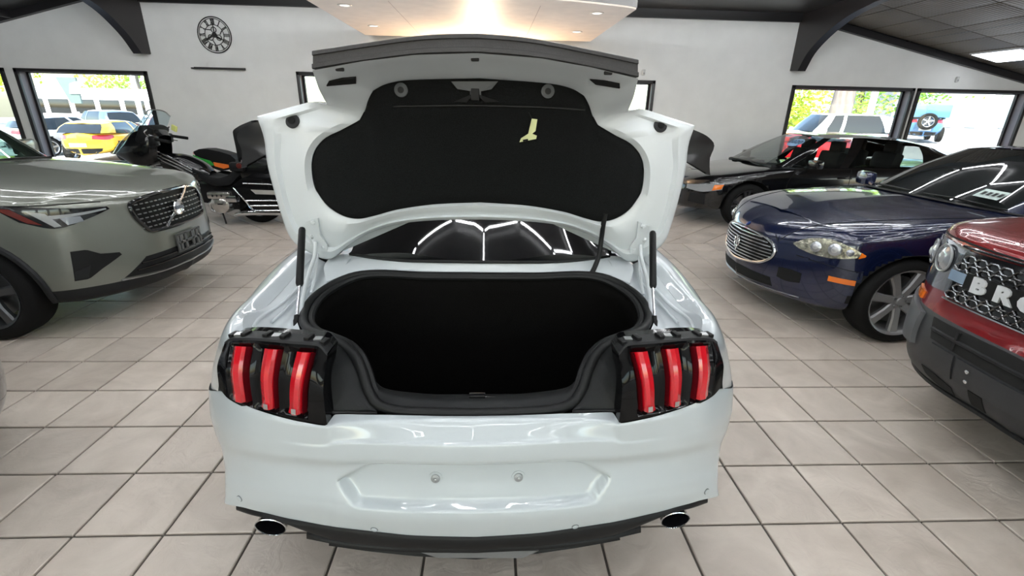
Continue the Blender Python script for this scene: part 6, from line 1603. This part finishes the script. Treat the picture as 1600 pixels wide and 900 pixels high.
# tank, seat, frame
tk = [[(-4.70, .98, 0), (-4.4, .97, 0), (-4.10, .84, 0), (-4.02, .74, 0)], [(-4.70, .95, .10), (-4.4, .93, .15), (-4.10, .80, .12), (-4.02, .72, .08)], [(-4.68, .86, .14), (-4.4, .80, .19), (-4.12, .70, .15), (-4.02, .66, .09)], [(-4.64, .76, .10), (-4.4, .66, .14), (-4.15, .60, .11), (-4.04, .60, .07)], [(-4.62, .74, 0), (-4.4, .64, 0), (-4.15, .58, 0), (-4.04, .58, 0)]]
G().grid(miry(loft([[(x - BX, y, z) for x, z, y in r] for r in tk], 6, 4))).clean().out('tank', m_mblack, bk)
st_ = [[(-4.20, .79, 0), (-4.05, .70, 0), (-3.88, .655, 0), (-3.72, .70, 0), (-3.58, .84, 0), (-3.45, .92, 0)], [(-4.20, .78, .12), (-4.05, .70, .17), (-3.88, .66, .19), (-3.72, .70, .19), (-3.58, .83, .18), (-3.45, .90, .16)], [(-4.19, .70, .13), (-4.05, .60, .18), (-3.88, .555, .20), (-3.72, .57, .21), (-3.55, .70, .20), (-3.40, .75, .17)], [(-4.15, .62, 0), (-4.02, .53, 0), (-3.88, .51, 0), (-3.72, .52, 0), (-3.55, .62, 0), (-3.40, .66, 0)]]
G().grid(miry(loft([[(x - BX, y, z) for x, z, y in r] for r in st_], 6, 5))).clean().out('seat', m_leather, bk)
G().prism([(-4.45 - BX, .60), (-4.12 - BX, .56), (-3.55 - BX, .55), (-3.50 - BX, .30), (-3.75 - BX, .24), (-4.2 - BX, .30), (-4.5 - BX, .40)], -.10, .10).out('frame_cover', M_BLACK, bk, sharp=.4)
# flat engine
eng = thing('engine', None, None, W_(-3.82, .345)); eng.parent = bk
m_alu = mat('polished_alloy', (.62, .60, .57), .22, .9)
for s in (1, -1):
    G().lathe([(0, .36 * s), (.09, .355 * s), (.125, .33 * s), (.138, .27 * s), (.138, .10 * s)], (.0, 0, -.03), 'y', 28).out('cylinder_cover', m_alu, eng)
    G().box((.02, s * .31, .10), (.32, .12, .10), bev=.03).out('valve_cover', m_alu, eng)
    G().box((.18, s * .31, .055), (.16, .12, .10), bev=.02).out('cover_badge_plate', M_CHROME, eng)
    for k in range(3): G().box((-.06 + k * .06, s * .36, .10), (.035, .02, .05), bev=.008).out('fin', M_CHROME, eng)
    G().box((.02, s * .362, -.02), (.07, .008, .016), bev=.002).out('cover_lettering_bar', M_BLACK, eng)
    G().tube(spl([(-.10, s * .26, .02), (-.16, s * .28, -.02), (-.17, s * .26, -.12), (-.05, s * .25, -.17)], 10), .025, 10).out('exhaust_header', M_CHROME, eng)
G().box((0, 0, 0), (.42, .40, .26), bev=.03).out('crankcase', M_BLACK_PLASTIC, eng)
# saddlebags, trunk, pipes
for s in (1, -1):
    bag = G()
    bag.prism(Pn([(-3.80, .52), (-3.62, .64), (-3.02, .62), (-2.92, .50), (-2.95, .20), (-3.12, .14), (-3.50, .15)], .40), s * .17, s * .40)
    bg = bag.clean().out('saddlebag', m_mblack, bk, sharp=.4)
    for z in (.312, .237, .165):
        G().tube([Wn(-3.62 + (.312 - z) * .65, z, s * .405), Wn(-2.96, z + .01, s * .405)], .011, 8).out('chrome_trim', M_CHROME, bg)
    G().tube([Wn(-3.77, .50, s * .41), Wn(-3.53, .175, s * .41)], .011, 8).out('guard_bar', M_CHROME, bg)
    G().tube([Wn(-3.62, .565, s * .405), Wn(-3.0, .55, s * .405)], .009, 8).out('chrome_trim', M_CHROME, bg)
    G().prism(Pn([(-3.52, .475), (-3.10, .465), (-3.12, .405), (-3.46, .412)], .40), s * .40, s * .412).out('reflector', mat('silver_reflector', (.62, .60, .56), .3, .5), bg, smooth=False)
    G().tube(spl([Wn(-3.80, .10, s * .27), Wn(-3.70, .125, s * .30), Wn(-3.5, .135, s * .32), Wn(-3.0, .14, s * .33), Wn(-2.8, .15, s * .33)], 16), [.03] * 3 + [.038] * 13, 12).out('exhaust_pipe', M_CHROME, bk)
tr = [[(-3.60, .80, 0), (-3.40, .86, 0), (-3.0, .90, 0), (-2.72, .86, 0)]]
G().box(W_(-3.18, .80), (.70, .52, .34), bev=.09).out('top_box', m_mblack, bk)
br_ = [[(-3.56, .86, 0), (-3.55, 1.05, 0), (-3.56, 1.29, 0), (-3.48, 1.37, 0), (-3.30, 1.44, 0)], [(-3.55, .86, .16), (-3.54, 1.05, .18), (-3.55, 1.28, .17), (-3.47, 1.355, .16), (-3.30, 1.43, .14)], [(-3.36, .86, .20), (-3.32, 1.05, .21), (-3.28, 1.25, .20), (-3.24, 1.33, .18), (-3.20, 1.40, .15)], [(-3.10, .90, 0), (-3.10, 1.05, 0), (-3.10, 1.22, 0), (-3.10, 1.30, 0), (-3.12, 1.38, 0)]]
G().grid(miry(loft([[(x - BX, y, z) for x, z, y in r] for r in br_], 5, 5))).clean().out('passenger_backrest', m_leather, bk)
for s in (1, -1):
    G().box(W_(-3.52, .83, s * .27), (.20, .10, .13), bev=.04).out('passenger_armrest', m_leather, bk)
    G().lathe([(0, .012 * s), (.034, .01 * s), (.038, 0), (0, 0)], W_(-3.47, .85, s * .32), 'y', 18).out('audio_knob', mat('dark_red_ring', (.12, .02, .015), .3, .3), bk)
    G().tube([W_(-3.45, .87, s * .30), W_(-3.43, .93, s * .30)], .008, 6).out('headset_plug', M_CHROME, bk)
    G().box(W_(-3.60, .30, s * .26), (.02, .03, .02)).out('foot_peg_joint', M_BLACK, bk)
G().tube([W_(-3.86, .28, -.26), W_(-3.80, .03, -.30)], .012, 8).out('side_stand', M_BLACK, bk)

# second motorcycle behind: only its tail shows above the first one's seat
b2 = thing('motorcycle', 'green, orange and black sport motorcycle, its tail showing behind the touring one', 'motorcycle', (-3.9, 8.25, 0))
def U(p): return Vector((p[0] + 3.9, p[1] - 8.25, p[2]))
def bend(pts, y, t): return [Vector((p[0] + 3.9, y, p[2])) for p in pts]
blk = [(-4.810, 8.250, 0.913), (-4.710, 8.250, 0.955), (-4.577, 8.250, 0.957), (-4.389, 8.250, 0.920), (-4.234, 8.250, 0.872), (-4.164, 8.250, 0.801), (-4.190, 8.250, 0.657), (-4.427, 8.250, 0.611), (-4.639, 8.250, 0.691), (-4.778, 8.250, 0.822)]
G().prism([(p[0] + 3.9, p[2]) for p in blk], -.13, .13).clean().out('seat', m_leather, b2, sharp=.4)
grn = [(-4.821, 8.250, 0.862), (-4.697, 8.250, 0.813), (-4.561, 8.250, 0.774), (-4.513, 8.250, 0.703), (-4.629, 8.250, 0.691), (-4.749, 8.250, 0.761)]
org = [(-4.513, 8.250, 0.755), (-4.283, 8.250, 0.717), (-4.270, 8.250, 0.676), (-4.367, 8.250, 0.654), (-4.505, 8.250, 0.693)]
for s in (1, -1):
    G().prism([(p[0] + 3.9, p[2]) for p in grn], s * .13, s * .15).out('green_tail_panel', mat('racing_green_panel', (.03, .36, .05), .3), b2, smooth=False)
    G().prism([(p[0] + 3.9, p[2]) for p in org], s * .13, s * .152).out('orange_panel', mat('orange_panel', (.85, .20, .03), .35), b2, smooth=False)
q = [(-4.855, 8.250, 0.892), (-4.777, 8.250, 0.923), (-4.777, 8.250, 0.873), (-4.851, 8.250, 0.861)]
G().prism([(p[0] + 3.9, p[2]) for p in q], -.07, .07).out('tail_lamp', mat('pink_tail_lens', (.75, .35, .33), .2, 0, .6), b2, smooth=False)
q = [(-4.835, 8.250, 0.841), (-4.747, 8.250, 0.771), (-4.722, 8.250, 0.689), (-4.801, 8.250, 0.709)]
G().prism([(p[0] + 3.9, p[2]) for p in q], -.06, .06).out('plate_hanger', mat('pale_green_plate', (.45, .60, .52), .4), b2, smooth=False)
for x in (-4.45, -3.05):
    G().lathe([(.20, -.07), (.27, -.07), (.30, -.03), (.30, .03), (.27, .07), (.20, .07)], (x + 3.9, 0, .30), 'y', 32).out('wheel', M_RUBBER, b2)
G().box((.12, 0, .52), (.8, .22, .36), bev=.06).out('engine', M_BLACK_PLASTIC, b2)
G().box((.55, 0, .86), (.46, .28, .24), bev=.08).out('tank', MATS['racing_green_panel'], b2)
G().tube([(.85, 0, .30), (.72, 0, .95)], .03, 10).out('fork', M_CHROME, b2); G().tube([(-.55, .0, .30), (0, 0, .40)], .035, 8).out('swing_arm', M_BLACK, b2)
G().tube([(.70, -.35, 1.0), (.72, 0, .98), (.70, .35, 1.0)], .014, 8).out('handlebar', M_BLACK, b2)

# ================================================================ outside
def gz(x, y=15.0): return max(-.42, min(.25, -.14 + .018 * x)) + (max(0, min(1, (x - 10) / 8)) * max(0, min(1, (y - 19) / 8)) * .33)
m_lot = noisy(mat('pale_asphalt', (0.34, 0.33, 0.33), 0.9), 4, .12)
g = G(); xs = np.linspace(-60, 60, 31)
g.grid([[(x, y, gz(x, y)) for x in xs] for y in (WY + .28, 19, 23, 27, 75)])
g.out('ground_outside', m_lot, smooth=False)['kind'] = 'structure'
g = G().box((0, YFW - 14, -.12), (80, 27, .1)); struct(g.out('ground_front', m_lot, smooth=False))
def paint_(n, c): return mat(n, c, .3, .05, 1.0)
gen_car('car', 'bright yellow coupe crossover outside the left window', (-14.8, 21.14, gz(-14)), math.radians(100), paint_('yellow_paint', (.85, .52, .02)), 4.6, 1.86, 1.40, 2.7, .9, .95, .9, 'suv', detail=0, seats=False)
gen_car('car', 'magenta-red SUV outside the left window, beside the yellow car', (-12.3, 22.9, gz(-13)), math.radians(91), paint_('magenta_paint', (.55, .02, .10), ), 4.7, 1.9, 1.72, 2.8, .9, 1.08, 1.0, 'suv', detail=0, seats=False)
gen_car('car', 'dark blue SUV outside behind the yellow car', (-21.2, 27.4, gz(-19)), math.radians(150), paint_('dull_blue_paint', (.06, .09, .18)), 4.7, 1.9, 1.68, 2.8, .9, 1.05, 1.0, 'suv', detail=0, seats=False)
gen_car('car', 'silver-grey car outside at the left end of the second window', (-17.0, 22.9, gz(-17)), math.radians(66), paint_('silver_grey_paint', (.35, .38, .42)), 4.6, 1.85, 1.5, 2.7, .9, 1.0, .95, 'sedan', detail=0, seats=False)
gen_car('car', 'pale blue-grey car outside the leftmost window', (-18.6, 17.4, gz(-18)), math.radians(100), paint_('pale_blue_paint', (.42, .50, .58)), 4.6, 1.85, 1.5, 2.7, .9, 1.0, .95, 'sedan', detail=0, seats=False)
gen_car('car', 'white SUV outside the fourth window, beyond the black saloon', (10.5, 17.6, .0), math.radians(176), paint_('white_outdoor_paint', (.82, .84, .85)), 4.9, 1.95, 1.78, 2.9, .9, 1.15, 1.05, 'suv', detail=0, seats=False)
gen_car('car', 'low red coupe outside, seen through the black saloon windows', (7.6, 14.9, -.06), PI, paint_('red_outdoor_paint', (.80, .015, .02)), 4.4, 1.85, 1.24, 2.6, .9, 1.03, .92, 'sedan', detail=0, seats=False)
jp, jb = gen_car('car', 'blue off-roader with a spare wheel on its tail, outside the right window', (24.0, 27.6, .55), math.radians(58), paint_('steel_blue_paint', (.05, .16, .32)), 4.2, 1.87, 1.86, 2.6, .7, 1.1, 1.05, 'suv', detail=0, seats=False)
wheel(jp, (-3.62, 0, 1.0), .40, .24, .25, -1, 5, m_alloy, False, False, 'spare_wheel')
G().box((-1.95, 0, 1.50), (2.9, 1.72, .62), bev=.06).out('hard_top', paint_('blue_hardtop', (.06, .17, .30)), jp)
gen_car('car', 'pale silver saloon low outside the right window', (15.9, 13.9, .05), math.radians(165), paint_('pale_silver_paint', (.66, .68, .70)), 4.6, 1.85, 1.42, 2.7, .9, .98, .92, 'sedan', detail=0, seats=False)
# long white bus with a row of dark windows
bus = thing('bus', 'long white bus with a row of dark windows outside the left window', 'bus', (-22.5, 33.0, -.4), math.radians(4))
G().box((0, 0, 1.55), (11.5, 2.5, 2.5), bev=.15).out('body', mat('bus_white', (.85, .85, .84), .4), bus)
for k in range(8): G().box((-4.9 + k * 1.4, -1.255, 1.75), (1.1, .02, .8), bev=.03).out('window', M_CGLASS, bus)
G().box((0, -1.262, 1.15), (11.2, .02, .06)).out('stripe', mat('bus_stripe', (.1, .12, .2), .4), bus, smooth=False)
for x in (-3.8, 3.8): G().lathe([(0, -1.2), (.5, -1.2), (.5, -1.0)], (x, 0, .5), 'y', 24).out('wheel', M_RUBBER, bus)
# far white building beyond the right window
bld = thing('building', 'low white building far outside the right window', 'building', (46, 47, .25))
G().box((0, 0, 2.6), (20, 6, 5.2)).out('wall', mat('building_white', (.22, .225, .24), .7), bld, smooth=False)
G().box((0, -.2, 5.3), (20.6, 6.6, .25)).out('roof', mat('building_roof', (.55, .57, .6), .6), bld, smooth=False)
for k in range(6):
    f_ = G().box((-8.2 + k * 3.2, -3.02, 1.9), (1.9, .08, 2.2)).out('window_frame', mat('building_frame', (.3, .36, .4), .5), bld, smooth=False)
    G().box((-8.2 + k * 3.2, -3.07, 1.9), (1.7, .02, 2.0)).out('pane', mat('building_pane', (.25, .38, .42), .1), f_, smooth=False)
# trees: trunk and a crown of many small leaves
def leaf_mat(n, c):
    m = mat(n, c, .55); nt = m.node_tree
    b = nt.nodes['Principled BSDF']; S(b, 'Subsurface Weight', 0.0)
    tr_ = nt.nodes.new('ShaderNodeBsdfTranslucent'); tr_.inputs[0].default_value = (*[min(1, v * 1.3) for v in c], 1)
    mx = nt.nodes.new('ShaderNodeMixShader'); mx.inputs[0].default_value = .45
    o = nt.nodes['Material Output']; nt.links.new(b.outputs[0], mx.inputs[1]); nt.links.new(tr_.outputs[0], mx.inputs[2]); nt.links.new(mx.outputs[0], o.inputs[0])
    return m
m_bark = noisy(mat('bark', (.20, .17, .15), .9), 6, .35, .5, 12, stretch=(1, 1, .2))
LEAF = [leaf_mat('leaf_yellow_green', (.42, .50, .05)), leaf_mat('leaf_green', (.16, .34, .04)), leaf_mat('leaf_lime', (.34, .48, .08))]
def tree(label, x, y, h, r, k, z0, n=2600, trunk=.2, low=.35):
    t = thing('tree', label, 'tree', (x, y, z0), 0, None)
    rnd = random.Random(int(x * 13 + y * 7))
    G().tube([(0, 0, -.2), (.05, .02, h * .3), (-.04, .05, h * .6), (0, 0, h * .85)], [trunk, trunk * .85, trunk * .6, trunk * .2], 12).out('trunk', m_bark, t)
    g = G(); cl = [(rnd.gauss(0, r * .42), rnd.gauss(0, r * .42), h * low + rnd.random() * h * (1 - low)) for _ in range(26)]
    for i in range(n):
        c = cl[i % 26]; q = r * .42
        p = Vector((c[0] + rnd.gauss(0, q * .6), c[1] + rnd.gauss(0, q * .6), max(h * low * .7, c[2] + rnd.gauss(0, q * .55))))
        a = Vector((rnd.gauss(0, 1), rnd.gauss(0, 1), rnd.gauss(0, 1))).normalized() * .16; b = a.orthogonal().normalized() * .09
        g.add([p - a, p + b, p + a, p - b], [(0, 1, 2, 3)])
    tag(g.out('crown', LEAF[k], t, smooth=False), kind='stuff')
tree('yellow-green tree outside, left part of the second window', -36.0, 40, 9, 2.6, 0, -.4, 3200)
tree('dense green tree outside, middle of the second window', -26.8, 40, 9, 2.7, 2, -.4, 3200)
tree('green tree outside, right end of the second window', -19.5, 40, 9, 2.7, 1, -.35, 3200)
tree('yellow-green tree outside the leftmost window', -46.0, 44, 9, 3.4, 0, -.4)
tree('thick-trunked tree with yellowing leaves outside the fourth window', 17.0, 24, 8, 1.9, 0, .2, 900, .55, .62)
tree('golden tree outside, left end of the fourth window', 18.6, 31, 8, 2.4, 0, .4, 3000, .18, .1)
tree('lime-green tree outside, right end of the fourth window', 24.6, 33, 8, 2.4, 2, .5, 3000, .18, .1)
tree('dark green tree outside, left end of the right window', 30.5, 36, 8.5, 2.4, 1, .5, 2200, .2, .2)
for (x, y, l, c) in ((-19.6, 29.0, 'pale utility pole outside the second window, near its right end', (.72, .72, .70)), (16.6, 21.5, 'pale utility pole beside the thick tree trunk outside', (.75, .74, .72)), (19.3, 19.0, 'white post outside near the right edge of the right window', (.85, .85, .85))):
    t = thing('utility_pole', l, 'pole', (x, y, gz(x)))
    G().lathe([(.14, 0), (.11, 8.0), (0, 8.0)], seg=14).out('shaft', mat('pole_%.2f' % c[0], c, .7), t)
    G().box((0, 0, 7.4), (1.8, .1, .1)).out('crossarm', mat('pole_%.2f' % c[0], c, .7), t, smooth=False)
# dark and white sign board by the road on the left
t = thing('roadside_sign', 'dark roadside sign with a white panel outside the second window', 'sign', (-18.4, 23.2, -.4), math.radians(12))
G().tube([(0, 0, 0), (0, 0, 1.6)], .08, 10).out('post', mat('sign_post', (.7, .7, .7), .5), t)
G().prism([(-.42, 3.0), (.30, 3.0), (.28, 1.95), (-.12, 1.95)], -.06, .06).out('board', mat('sign_dark', (.12, .17, .16), .5), t, smooth=False)
G().prism([(-.05, 2.35), (.05, 2.75), (.35, 2.85), (.45, 2.35)], -.10, -.06).out('panel', mat('sign_white', (.85, .85, .85), .5), t, smooth=False)
